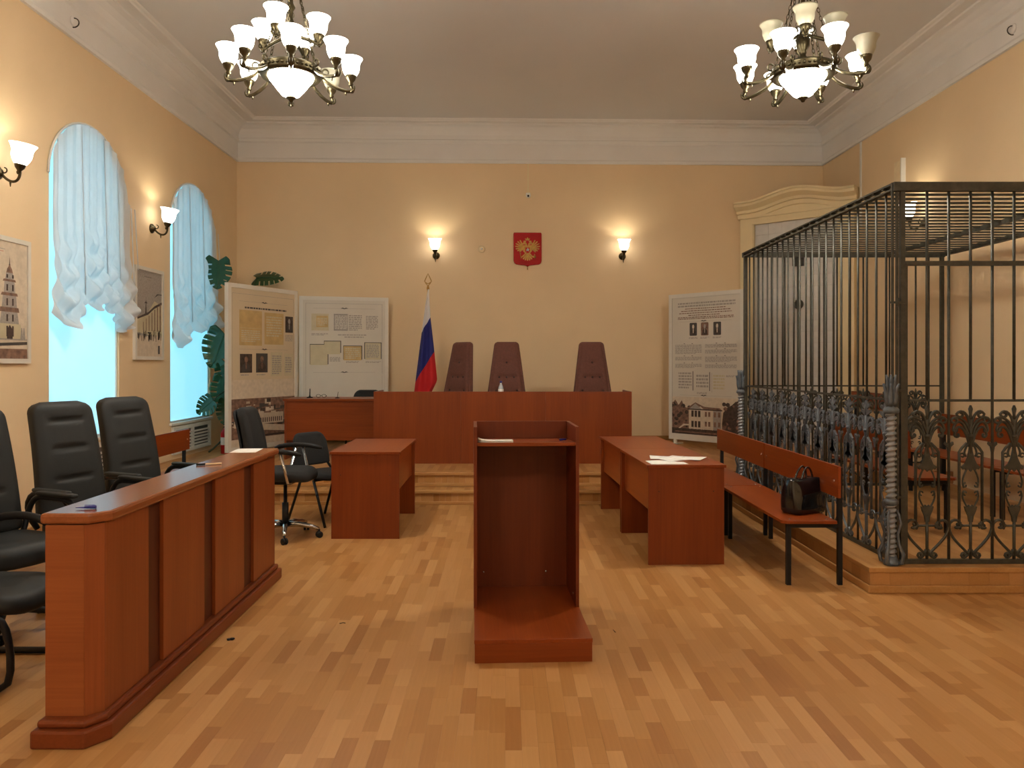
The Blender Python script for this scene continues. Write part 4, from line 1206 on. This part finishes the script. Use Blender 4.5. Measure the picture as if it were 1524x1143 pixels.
# ================================================================== POSTERS
PM = [M['board'], M['ink'], M['grey'], M['tan'], M['tan2'], M['sepia'], M['sepia_d'], M['sepia_l'], M['board_l'], M['redink']]
class Print(MB):
    """flat print on a face looking towards -y; u,v in 0..1"""
    def __init__(s, W, z0, H, y):
        super().__init__(); s.W, s.z0, s.H, s.y = W, z0, H, y
    def poly(s, p, mi, layer=1):
        n = len(p); a = sum(p[i][0]*p[(i+1)%n][1]-p[(i+1)%n][0]*p[i][1] for i in range(n))
        if a < 0: p = p[::-1]
        s.add([(u*s.W, s.y-.0008*layer, s.z0+v*s.H) for u, v in p], [tuple(range(n))], mi)
    def rect(s, u0, u1, v0, v1, mi, layer=1): s.poly([(u0,v0),(u1,v0),(u1,v1),(u0,v1)], mi, layer)
    def line(s, u0, u1, v, h, mi, rn, layer=2, gap=.2):
        u = u0
        while u < u1 - .004:
            w = rn.uniform(.012, .05); s.rect(u, min(u+w, u1), v-h/2, v+h/2, mi, layer); u += w + .007
    def text(s, u0, u1, v0, v1, n, mi, rn, ragged=True, layer=2):
        for i in range(n):
            v = v1 - (v1-v0)*(i+.5)/n
            s.line(u0, u1 - (rn.uniform(0,.3)*(u1-u0) if ragged and i == n-1 else 0), v, (v1-v0)/n*.6, mi, rn, layer)
    def flourish(s, u, v):
        s.poly([(u-.05,v),(u-.02,v+.007),(u,v+.002),(u+.02,v+.007),(u+.05,v),(u+.02,v-.001),(u,v-.004),(u-.02,v-.001)], 1, 3)
        s.rect(.12,.88,v-.0008,v+.0006,2,2)
    def rrect(s, u0, u1, v0, v1, mi, layer, r=.012):
        p = []
        k = s.W/s.H
        for cx, cy, a0 in ((u1-r,v1-r*k,0),(u0+r,v1-r*k,PI/2),(u0+r,v0+r*k,PI),(u1-r,v0+r*k,PI*1.5)):
            for i in range(4): p.append((cx+r*math.cos(a0+PI/2*i/3), cy+r*k*math.sin(a0+PI/2*i/3)))
        s.poly(p, mi, layer)
    def portrait(s, u0, u1, v0, v1, bg, fg, face, layer=2, rounded=True):
        (s.rrect if rounded else s.rect)(u0, u1, v0, v1, bg, layer)
        w, h = u1-u0, v1-v0; c = u0+w*.5
        s.poly([(c-w*.36,v0+h*.06),(c+w*.36,v0+h*.06),(c+w*.30,v0+h*.40),(c+w*.10,v0+h*.52),(c-w*.10,v0+h*.52),(c-w*.30,v0+h*.40)], fg, layer+1)
        s.poly([(c+w*.15*math.cos(2*PI*i/10), v0+h*.70+h*.17*math.sin(2*PI*i/10)) for i in range(10)], face, layer+2)
        s.poly([(c-w*.05,v0+h*.2),(c+w*.05,v0+h*.2),(c+w*.07,v0+h*.52),(c-w*.07,v0+h*.52)], face, layer+2)
def board(label, A, B, z0, H, ground, fill, th=.06, bottom=.06):
    d = Vector((B[0]-A[0], B[1]-A[1])); W = d.length
    t = thing('poster_stand', label, 'poster stand', (A[0], A[1], 0), math.atan2(d.y, d.x))
    fr = .055
    mb = MB()
    mb.box(0,fr,0,th,z0,z0+H); mb.box(W-fr,W,0,th,z0,z0+H); mb.box(fr+.0002,W-fr-.0002,0,th,z0,z0+bottom); mb.box(fr+.0002,W-fr-.0002,0,th,z0+H-fr,z0+H)
    mb.build('frame', M['frame'], t)
    mb = MB(); mb.box(fr+.0003,W-fr-.0003,.012,th-.005,z0+bottom+.0003,z0+H-fr-.0003); mb.build('panel', M[ground], t)
    p = Print(W-2*fr, z0+bottom, H-fr-bottom, .0115)
    fill(p); 
    o = p.build('print', PM, t, loc=(fr,0,0)); 
    for x in (.1, W-.1):
        mb = MB(); mb.box(x-.03,x+.03,-.12,th+.12,DZ+.0005,DZ+.025); mb.box(x-.02,x+.02,.01,th-.01,DZ+.025,z0); mb.build('foot', M['frame'], t)
    return t
def fill1(p):
    rn = random.Random(11)
    p.rect(.02,.98,.965,.967,2); p.rect(.02,.024,.02,.967,2); p.rect(.976,.98,.02,.967,2)
    p.flourish(.5,.92); p.text(.2,.86,.872,.890,1,1,rn,False)
    p.rect(.12,.46,.64,.865,3,2); p.text(.15,.43,.66,.74,6,4,rn,layer=3); p.rect(.13,.45,.75,.752,4,3)
    p.rect(.50,.81,.65,.86,3,2); p.text(.53,.78,.70,.84,8,4,rn,layer=3)
    p.portrait(.84,.97,.735,.845,6,1,2,2,False); p.text(.84,.97,.675,.72,5,2,rn)
    p.flourish(.5,.615)
    p.portrait(.13,.31,.465,.585,6,1,5,2,False); p.portrait(.37,.55,.465,.59,1,6,5,2,False); p.text(.14,.30,.445,.457,1,2,rn); p.text(.38,.54,.445,.457,1,2,rn)
    p.rect(.60,.79,.44,.60,4,2); p.text(.62,.77,.45,.58,9,2,rn,layer=3); p.rect(.82,.97,.44,.59,4,2); p.text(.84,.95,.46,.57,7,2,rn,layer=3)
    # old town view printed along the bottom
    p.rect(.0,1,.0,.42,7,1); p.rect(0,1,.0,.30,5,2)
    for i in range(90):
        u, v, w, h = rn.uniform(0,.94), rn.uniform(.10,.27), rn.uniform(.02,.09), rn.uniform(.006,.03)
        p.rect(u, min(1,u+w), v, v+h, rn.choice((6,7,7,1,5)), 3+i%4)
    p.rect(.38,.8,.13,.20,7,8)
    for i in range(12): p.rect(.40+i*.033,.415+i*.033,.14,.17,6,9)
    p.poly([(.30,.10),(1,.06),(1,.10),(.3,.14)],7,8); p.rect(0,1,.0,.045,7,8); p.rect(.2,1,.05,.06,6,9)
def fill2(p):
    rn = random.Random(12)
    p.rect(.03,.97,.975,.977,2); p.rect(.03,.034,.02,.977,2); p.rect(.966,.97,.02,.977,2)
    p.flourish(.5,.94)
    p.rect(.10,.31,.775,.90,4,2); p.rect(.16,.30,.80,.885,3,3); p.text(.17,.29,.81,.87,5,4,rn,layer=4)
    for a, b, c, d in ((.37,.55,.775,.90),(.54,.73,.765,.905),(.75,.93,.775,.90)):
        p.rect(a,b,c,d,2 if b < .6 else 0,2); p.text(a+.015,b-.015,c+.01,d-.01,9,2 if b > .6 else 0,rn,layer=3)
    p.text(.10,.30,.738,.755,2,2,rn); p.text(.42,.88,.738,.75,1,2,rn); p.text(.5,.8,.722,.734,1,2,rn)
    p.rect(.08,.305,.525,.675,1,2); p.rect(.085,.295,.52,.67,4,3); p.rect(.25,.46,.61,.70,1,2); p.rect(.255,.45,.60,.695,4,3)
    p.text(.32,.45,.545,.58,4,2,rn)
    p.rect(.485,.72,.56,.665,1,2); p.rect(.49,.71,.555,.66,3,3); p.text(.51,.69,.565,.65,6,4,rn,layer=4)
    p.rect(.745,.96,.565,.69,1,2); p.rect(.755,.95,.56,.685,4,3); p.text(.77,.93,.575,.675,8,2,rn,layer=4)
    p.text(.52,.68,.535,.55,2,2,rn); p.text(.76,.95,.535,.55,2,2,rn)
    p.flourish(.5,.465); p.rect(0,1,0,.455,0,1)
    p.poly([(0,0),(1,0),(1,.12),(.8,.18),(.55,.14),(.3,.2),(.1,.16),(0,.22)],5,2)
    for i in range(40):
        u, v = rn.uniform(0,.9), rn.uniform(.02,.14); p.rect(u,u+rn.uniform(.02,.08),v,v+rn.uniform(.008,.03),rn.choice((6,7)),3+i%3)
def fill3(p):
    rn = random.Random(13)
    p.rect(.0,.0035,0,1,2); p.rect(.0,1,.9965,.998,2)
    p.text(.09,.93,.925,.965,2,2,rn,False); 
    for i, (a, b) in enumerate(((.20,.80),(.14,.86),(.11,.88),(.25,.72))): p.text(a,b,.915-.016*i-.005,.915-.016*i+.005,1,5,rn,False)
    p.text(.09,.91,.837,.858,2,5,rn,False)
    p.flourish(.48,.822)
    for (u0, u1, bg, fg) in ((.27,.38,1,6),(.44,.55,5,6),(.62,.73,1,6)):
        p.portrait(u0,u1,.718,.812,bg,fg,7 if bg == 1 else 2,2); p.text(u0-.01,u1+.01,.695,.708,2,2,rn)
    for u0, u1, v0, v1, n in ((.05,.45,.585,.655,9),(.05,.45,.538,.566,4),(.05,.45,.483,.515,4),(.50,.95,.63,.655,3),(.50,.95,.588,.615,4),(.50,.95,.526,.566,5),(.50,.95,.483,.510,3)):
        p.text(u0,u1,v0,v1,n,2,rn); c = (u0+u1)/2
        p.rect(c-.07,c-.05,v1+.004,v1+.008,1,3); p.rect(c+.05,c+.07,v1+.004,v1+.008,1,3)
    p.rect(.31,.325,.32,.46,1,2); p.rect(.03,.315,.32,.465,0,3); p.text(.10,.30,.33,.455,6,2,rn,layer=4)
    p.rect(.56,.572,.32,.455,1,2); p.rect(.35,.562,.318,.458,0,3); p.text(.37,.55,.34,.44,4,2,rn,layer=4); p.text(.38,.53,.295,.31,2,2,rn,layer=4)
    p.rect(.595,.605,.31,.45,2,2); p.rect(.60,.80,.31,.452,0,3); p.text(.62,.78,.33,.44,5,4,rn,layer=4); p.text(.80,.93,.42,.435,2,2,rn,layer=4)
    p.flourish(.48,.285)
    # villa among trees
    p.rect(0,1,0,.272,7,1)
    p.poly([(0,.03),(.28,.03),(.29,.12),(.25,.19),(.19,.2),(.15,.245),(.1,.21),(.05,.25),(0,.22)],5,1.5); p.poly([(.73,.03),(1,.03),(1,.26),(.93,.25),(.88,.225),(.82,.21),(.76,.17)],6,1.5)
    for i in range(70):
        u = rn.choice((rn.uniform(0,.27), rn.uniform(.76,.97))); 
        top = .22 if u < .5 else .235
        v = rn.uniform(.05, top); r = rn.uniform(.015,.035)
        p.poly([(min(1,max(0,u+r*math.cos(2*PI*k/7))), v+r*.5*math.sin(2*PI*k/7)) for k in range(7)], rn.choice((6,6,5)), 2+i%4)
    p.rect(.26,.62,.04,.185,7,7); p.rect(.62,.74,.04,.18,2,7)
    p.poly([(.22,.185),(.30,.215),(.36,.235),(.42,.215),(.48,.188),(.74,.188),(.72,.20),(.5,.205),(.47,.21),(.36,.232)],5,8)
    p.poly([(.27,.188),(.36,.228),(.45,.188)],2,9); p.rect(.24,.75,.18,.188,6,9)
    for u0 in (.30,.35,.40): p.rect(u0,u0+.035,.13,.175,6,9); p.rect(u0,u0+.035,.055,.10,6,9)
    p.rect(.28,.46,.115,.127,7,10)
    for u0 in (.50,.55,.63,.69): p.rect(u0,u0+.03,.135,.17,5,9); p.rect(u0,u0+.03,.065,.10,5,9)
    for u0 in (.275,.335,.385,.445,.475,.605,.735): p.rect(u0,u0+.012,.04,.18,7,10)
    p.rect(0,1,0,.042,6,8); p.poly([(.1,.04),(.18,.075),(.28,.075),(.28,.065),(.19,.062),(.13,.04)],7,9); p.rect(.05,.9,.012,.022,5,9)
Z0 = DZ+.08
board('tall white poster stand beside the plant with tan documents and an old town view', (-3.51, 9.72), (-2.97, 10.95), Z0, 2.15, 'board_l', fill1)
board('white poster stand with pale document copies behind the clerk desk', (-3.06, 11.36), (-1.80, 11.70), Z0, 2.12, 'board', fill2)
board('white poster stand on the right with three portraits and a villa photograph', (2.42, 11.58), (3.25, 10.62), Z0, 2.15, 'board', fill3, bottom=.09)

# pictures on the left wall
def picture(label, y0, y1, z0, z1, fill):
    t = thing('framed_picture', label, 'picture', (XL, y0, z0), PI/2)
    W, H, fr = y1-y0, z1-z0, .04
    mb = MB(); mb.box(0,fr,-.035,0,0,H); mb.box(W-fr,W,-.035,0,0,H); mb.box(fr+.0002,W-fr-.0002,-.035,0,0,fr); mb.box(fr+.0002,W-fr-.0002,-.035,0,H-fr,H)
    mb.build('frame', M['frame'], t)
    mb = MB(); mb.box(fr+.0003,W-fr-.0003,-.02,-.001,fr+.0003,H-fr-.0003); mb.build('backing', M['tan2'], t)
    p = Print(W-2*fr, fr, H-2*fr, -.0205); fill(p); p.build('print', PM, t, loc=(fr,0,0))
def fpA(p):
    rn = random.Random(21)
    p.rect(0,1,0,1,7,1); p.text(.2,.55,.925,.935,1,2,rn); p.text(.3,.5,.905,.915,1,9,rn)
    c = .62
    # tiered bell tower: square base, diminishing tiers, onion and spire
    p.poly([(c-.26,.17),(c+.26,.17),(c+.24,.30),(c-.24,.30)],4,3)
    tiers = [(.30,.40,.20,.17),(.40,.44,.21,.19),(.44,.54,.16,.14),(.54,.565,.18,.16),(.565,.66,.12,.105),(.66,.68,.14,.12),(.68,.735,.09,.07)]
    for v0, v1, w0, w1 in tiers: p.poly([(c-w0,v0),(c+w0,v0),(c+w1,v1),(c-w1,v1)], 2 if v1-v0 > .04 else 5, 3)
    p.poly([(c-.07,.735),(c+.07,.735),(c+.05,.77),(c+.02,.79),(c+.015,.81),(c-.015,.81),(c-.02,.79),(c-.05,.77)],5,4)
    p.poly([(c-.012,.80),(c+.012,.80),(c,.88)],6,4)
    for v0, h in ((.19,.09),(.32,.06),(.455,.06),(.58,.055),(.69,.03)):
        for du in (-.07, .05): p.rect(c+du,c+du+.035,v0,v0+h,6,5)
    p.poly([(c-.06,.17),(c+.06,.17),(c+.06,.25),(c,.29),(c-.06,.25)],6,6)
    p.poly([(0,.20),(.22,.20),(.22,.34),(.12,.37),(.05,.36),(0,.40)],1,3); p.rect(.0,.30,.165,.215,4,4)
    p.rect(0,1,.16,.172,2,5); p.poly([(0,.12),(1,.15),(1,.125),(0,.095)],1,5); p.rect(0,1,0,.09,5,4); p.rect(0,1,.085,.1,7,5)
    for u in (.88,.93): p.poly([(u-.03,.17),(u+.03,.17),(u+.01,.27),(u-.01,.27)],2,4)
def fpB(p):
    rn = random.Random(22)
    p.rect(0,1,0,1,2,1); p.text(.3,.7,.925,.935,1,1,rn); p.text(.42,.6,.895,.90,1,5,rn)
    # street of arcades receding to the left, people along it
    p.poly([(.0,.28),(1,.22),(1,.62),(.7,.66),(.45,.52),(.0,.44)],4,2)
    p.poly([(.0,.44),(.45,.52),(.7,.60),(1,.66),(1,.63),(.7,.57),(.45,.49),(0,.42)],6,3)
    p.poly([(.7,.70),(.85,.74),(1,.745),(1,.755),(.8,.75)],1,3)
    for k in range(7): 
        u = .25+.11*k; p.rect(u,u+.02+.004*k,.30,.40+.04*k,5,4)
    p.poly([(.33,.50),(.39,.50),(.37,.62),(.36,.70),(.35,.62)],6,4); p.poly([(.30,.62),(.42,.62),(.38,.64),(.34,.64)],6,5)
    p.rect(0,1,0,.24,7,3)
    for i in range(34):
        u = rn.uniform(.02,.95); v = .20+rn.uniform(-.03,.04); h = .05+.03*u
        p.rect(u,u+.02,v,v+h,rn.choice((1,1,6)),5); p.poly([(u+.01+.012*math.cos(2*PI*k/6),v+h+.008*math.sin(2*PI*k/6)) for k in range(6)],1,5)
    p.rect(.84,.91,.03,.13,1,6); p.rect(.42,.56,.27,.285,1,6)
picture('framed print of a tiered bell tower at the left picture edge', 6.06, 6.76, 1.51, 2.57, fpA)
picture('narrow-looking framed print of an old street between the two windows', 8.66, 9.38, 1.55, 2.62, fpB)

# ================================================================== FLAG, SHIELD
fx, fy = (637-VPX)/F*10.95, 10.95
fl = thing('flag', 'white, blue and red flag on a pole with gilt finial behind the judges bench', 'flag', (fx, fy, DZ))
FS = 10.95/F/5.714
def fz(zy): return HCAM - (400+zy/5.714-VPY)*10.95/F - DZ
def fxx(zx): return (zx-212)*FS
mb = MB(); mb.tube([(0,0,0),(0,0,fz(150))], .013, 8); mb.build('pole', M['gold'], fl)
mb = MB(); mb.lathe([(0,0),(.17,0),(.17,.02),(.05,.05),(.025,.09),(0,.09)], 20); mb.build('stand', M['gold'], fl)
mb = MB()
mirror = [(0,fz(145)),(.03,fz(125)),(.048,fz(105)),(.03,fz(80)),(.0,fz(42))]
mb.tube([(x,0,z) for x, z in mirror] + [(-x,0,z) for x, z in mirror[::-1][1:-1]], .007, 6, closed=True)
mb.tube([(-.03,0,fz(118)),(0,0,fz(128)),(.03,0,fz(118))], .006, 6); mb.lathe([(.012,fz(185)),(.02,fz(165)),(.012,fz(150)),(.018,fz(146)),(0,fz(140))], 10)
mb.build('finial', M['gold'], fl)
def flag_stripe(name, L0, L1, R0, R1, m, lab, lastcut=False):
    def le(zy):   # left edge x at row
        return 212 - 117*max(0, (zy-180)/865.0)**.9
    def re(zy):
        pts = [(180,222),(415,236),(700,268),(950,292),(1060,238),(1300,235)]
        for (a, xa), (b, xb) in zip(pts, pts[1:]):
            if zy <= b: return xa + (xb-xa)*max(0, (zy-a))/(b-a)
        return pts[-1][1]
    def fn(u, v):
        zl, zr = L0+(L1-L0)*v, R0+(R1-R0)*v
        xl, xr = le(zl), re(zr)
        x = xl+(xr-xl)*u; zy = zl+(zr-zl)*u
        dep = -.03 - .045*math.sin(u*PI) + .028*math.sin(u*11+zy*.002)*min(1, (zy-150)/300)
        return (fxx(x), dep, fz(zy))
    mb = MB(); mb.grid(fn, 24, 24); mb.build(name, M[m], fl, label=lab)
flag_stripe('stripe', 178, 545, 178, 415, 'f_white', 'white upper stripe')
flag_stripe('stripe', 545, 965, 415, 705, 'f_blue', 'blue middle stripe')
flag_stripe('stripe', 965, 1400, 705, 1330, 'f_red', 'red lower stripe')

ex = (785-VPX)/F*12.1; ey = yback(ex)
em = thing('wall_emblem', 'red shield with gilt double-headed eagle on the back wall above the bench', 'emblem', (ex, ey, 0), math.atan2(.24, XR-XL))
ES = 12.1/F/16.33
def exz(p): return ((p[0]-572)*ES, HCAM-(335+p[1]/16.33-VPY)*12.1/F)
def epoly(mb, pts, y0, y1, mi=0): mb.prism([exz(p) for p in pts], y0, y1, mi)
sh = [(245,195),(900,195),(905,215),(905,870),(890,920),(850,950),(700,965),(620,975),(572,1005),(524,975),(440,965),(300,950),(262,920),(243,870),(240,215)]
mb = MB(); epoly(mb, sh, -.03, 0); mb.build('shield', M['red'], em, bevel=.006)
mb = MB(); mb.tube([(exz(p)[0], -.028, exz(p)[1]) for p in sh], .0065, 6, closed=True); mb.build('rim', M['red'], em)
mb = MB(); c = exz((572,1030)); mb.tube([(c[0],-.02,c[1]+.035),(c[0],-.02,c[1]-.02)], .006, 6); mb.ball((c[0],-.02,c[1]-.025), .011, 8); mb.build('pendant', M['gold'], em)
eg = MB()
def sym(pts, y0, y1):
    epoly(eg, pts, y0, y1); epoly(eg, [(1144-p[0], p[1]) for p in pts], y0, y1)
# wings as seven feathers each, shoulders, necks with heads, crowns, tail, legs
for k in range(7):
    a = math.radians(118 + k*17); bx, by = 490, 560
    L = (205, 215, 220, 215, 195, 170, 140)[k]
    tx, ty = bx + L*math.cos(a), by - L*math.sin(a)
    nx, ny = math.sin(a)*17, math.cos(a)*17
    sym([(bx+nx,by+ny),(tx+nx*.8,ty+ny*.8),(tx+math.cos(a)*16,ty-math.sin(a)*16),(tx-nx*.8,ty-ny*.8),(bx-nx,by-ny)], -.042-.0006*k, -.029)
sym([(572,520),(500,490),(455,500),(440,560),(470,640),(520,690),(572,690)], -.046, -.029)
sym([(572,560),(540,540),(530,490),(505,470),(470,470),(440,455),(462,435),(485,420),(520,425),(552,455),(565,500)], -.052, -.029)
sym([(480,415),(530,415),(540,385),(520,398),(505,375),(490,398),(470,385)], -.048, -.029)
epoly(eg, [(530,372),(614,372),(630,325),(600,345),(585,320),(572,300),(559,320),(544,345),(514,325)], -.05, -.029)
sym([(520,680),(545,690),(500,740),(470,770),(420,800),(400,790),(450,750),(480,720)], -.045, -.029)
for k in range(5):
    a = math.radians(-90 + (k-2)*19); bx, by = 572, 690; L = 165
    tx, ty = bx+L*math.cos(a), by-L*math.sin(a); nx, ny = math.sin(a)*18, math.cos(a)*18
    epoly(eg, [(bx+nx*.6,by+ny*.6),(tx+nx,ty+ny),(tx+math.cos(a)*18,ty-math.sin(a)*18),(tx-nx,ty-ny),(bx-nx*.6,by-ny*.6)], -.041-.0006*k, -.029)
eg.build('eagle', M['gold'], em)
mb = MB(); a = exz((415,800)); b = exz((395,690)); mb.tube([(a[0],-.045,a[1]-.02),(b[0],-.045,b[1])], .005, 6); mb.ball((b[0],-.045,b[1]), .01, 8); mb.build('sceptre', M['gold'], em)
mb = MB(); a = exz((742,775)); mb.ball((a[0],-.042,a[1]), .022, 12); mb.bar((a[0],-.042,a[1]+.02),(a[0],-.042,a[1]+.045), .006); mb.bar((a[0]-.01,-.042,a[1]+.035),(a[0]+.01,-.042,a[1]+.035), .006); mb.build('orb', M['gold'], em)
mb = MB(); epoly(mb, [(520,555),(624,555),(628,640),(605,675),(572,690),(539,675),(516,640)], -.056, -.046); s_ = mb.build('inner_shield', M['red'], em, label='small red shield with silver rider')
mb = MB(); epoly(mb, [(535,650),(548,620),(540,600),(555,590),(565,570),(580,565),(588,585),(605,580),(612,600),(598,615),(605,650),(590,640),(575,625),(560,640)], -.060, -.0562); mb.build('rider', M['silver'], s_)

# ================================================================== PLANT, EXTINGUISHER, LITTER
pl = thing('monstera_plant', 'tall monstera plant in the left corner behind the poster stand', 'plant', (-3.78, 10.95, DZ))
mb = MB(); mb.lathe([(0,0),(.14,0),(.19,.30),(.20,.30),(.20,.34),(.18,.34),(.17,.30),(0,.29)], 24); mb.build('pot', M['pot'], pl)
def leaf_mesh(L, W, droop):
    mb = MB()
    for s_ in (-1, 1):
        def fn(u, v):
            w = W*(max(0.0, math.sin(PI*min(1, v*.93+.07)**.75)))**.62
            y = L*v + .16*L*u*(v-.15) - (.20*L*u if v < .12 else 0)
            return (s_*u*w, y, -droop*u*u*W - .22*L*v*v + .05*W*u)
        mb.grid(fn, 10, 36, skip=lambda u, v: u > .48 and (v*5.5) % 1.0 > .80 and .10 < v < .94)
    mb.tube([(0, L*v, .004-.22*L*v*v) for v in [k/8 for k in range(9)]], .006, 5)
    return mb.mesh('leaf', M['leaf'])
lms = [leaf_mesh(.42,.25,.25), leaf_mesh(.34,.20,.15), leaf_mesh(.26,.14,.3)]
def plant_leaf(px, py, d, mi, rx, ry, rz, base=None):
    """leaf with its stalk end near the pixel (px,py) at depth d"""
    P = Vector(pt(px, py, d)); L = P - Vector((-3.78, 10.95, DZ))
    b = base or Vector((0, 0, .9))
    mb = MB(); mid = (b+L)/2 + Vector((0,-.03,.12))
    mb.tube(bez([tuple(b), tuple(mid), tuple(L)], 8), .009, 6); st = mb.build('stalk', M['stem'], pl)
    lf = link('leaf', lms[mi], st, loc=tuple(L), rot=(rx, ry, rz), solid=.003)
mb = MB(); mb.tube(bez([(0,0,.29),(.03,.02,.8),(-.02,.0,1.3),(.06,.03,1.95)], 14), [.024]*6+[.018]*5+[.012]*4, 8); mb.build('trunk', M['stem'], pl)
# (pixel of leaf base, depth, mesh, rotation: leaf length runs along +y before rotation)
plant_leaf(325, 388, 10.70, 1, math.radians(-72), math.radians(4), 0, Vector((.03,.01,1.75)))
plant_leaf(382, 414, 11.55, 1, math.radians(12), math.radians(38), math.radians(-82), Vector((.06,.03,1.95)))
plant_leaf(335, 498, 10.52, 0, math.radians(-74), math.radians(24), 0, Vector((.0,.0,1.25)))
plant_leaf(337, 545, 10.9, 1, math.radians(-68), math.radians(-8), 0, Vector((.0,.0,1.0)))
plant_leaf(336, 566, 10.5, 1, math.radians(-72), math.radians(14), 0, Vector((.02,.01,.95)))
plant_leaf(317, 596, 10.22, 2, math.radians(-60), math.radians(54), 0, Vector((.02,.01,.85)))
plant_leaf(339, 598, 10.45, 2, math.radians(-78), math.radians(10), 0, Vector((.02,.01,.8)))
mb = MB(); mb.tube(bez([(.05,-.05,.27),(-.05,-.25,.35),(-.10,-.45,.12),(-.22,-.60,.02)], 10), .012, 6); mb.build('aerial_root', M['stem'], pl)
fe = thing('fire_extinguisher', 'red fire extinguisher partly hidden by the left edge of the poster stand', 'extinguisher', ((335.5-VPX)/F*10.35, 10.35, DZ))
mb = MB(); mb.lathe([(0,0),(.055,0),(.06,.01),(.06,.27),(.045,.31),(.02,.33),(.02,.35),(0,.35)], 20); mb.build('cylinder', M['red'], fe)
mb = MB(); mb.lathe([(.0605,.12),(.0608,.121),(.0608,.22),(.0605,.221)], 20, caps=False); mb.build('sticker', M['white'], fe)
mb = MB(); mb.box(-.015,.015,-.05,.02,.35,.365); mb.box(-.012,.012,-.06,.02,.385,.395); mb.tube([(0,0,.35),(0,0,.39)], .012, 8); mb.build('valve_handle', M['plastic'], fe)
mb = MB(); mb.tube(bez([(.02,0,.36),(.09,0,.36),(.075,0,.2),(.07,0,.08)], 8), .009, 6); mb.build('hose', M['plastic'], fe)
for px, py, n, lb in ((343, 953, 3, 'black plastic scrap on the floor beside the barrier desk'), (510, 928, 1, 'bent dark twig scrap on the floor between desk and lectern'), (914, 940, 1, 'tiny dark scrap on the floor right of the lectern')):
    d = HCAM*F/(py-VPY)
    rn = random.Random(px)
    mb = MB()
    if n == 3:
        mb.pad(-.018,.0,-.010,.012,.0,.010,.004,4,12); mb.pad(-.004,.018,-.004,.014,.0,.012,.004,4,12)
        mb.tube([(-.02,0,.006),(.02,.01,.006)], .004, 6)
    else:
        mb.tube([(-.016,-.008,.003),(.0,.006,.003),(.016,.0,.003)] if px == 510 else [(-.003,.02,.003),(.004,-.02,.003)], .002, 5)
    tag(mb.build('litter', M['plastic'], loc=((px-VPX)/F*d, d, 0.0003)), lb, 'litter')
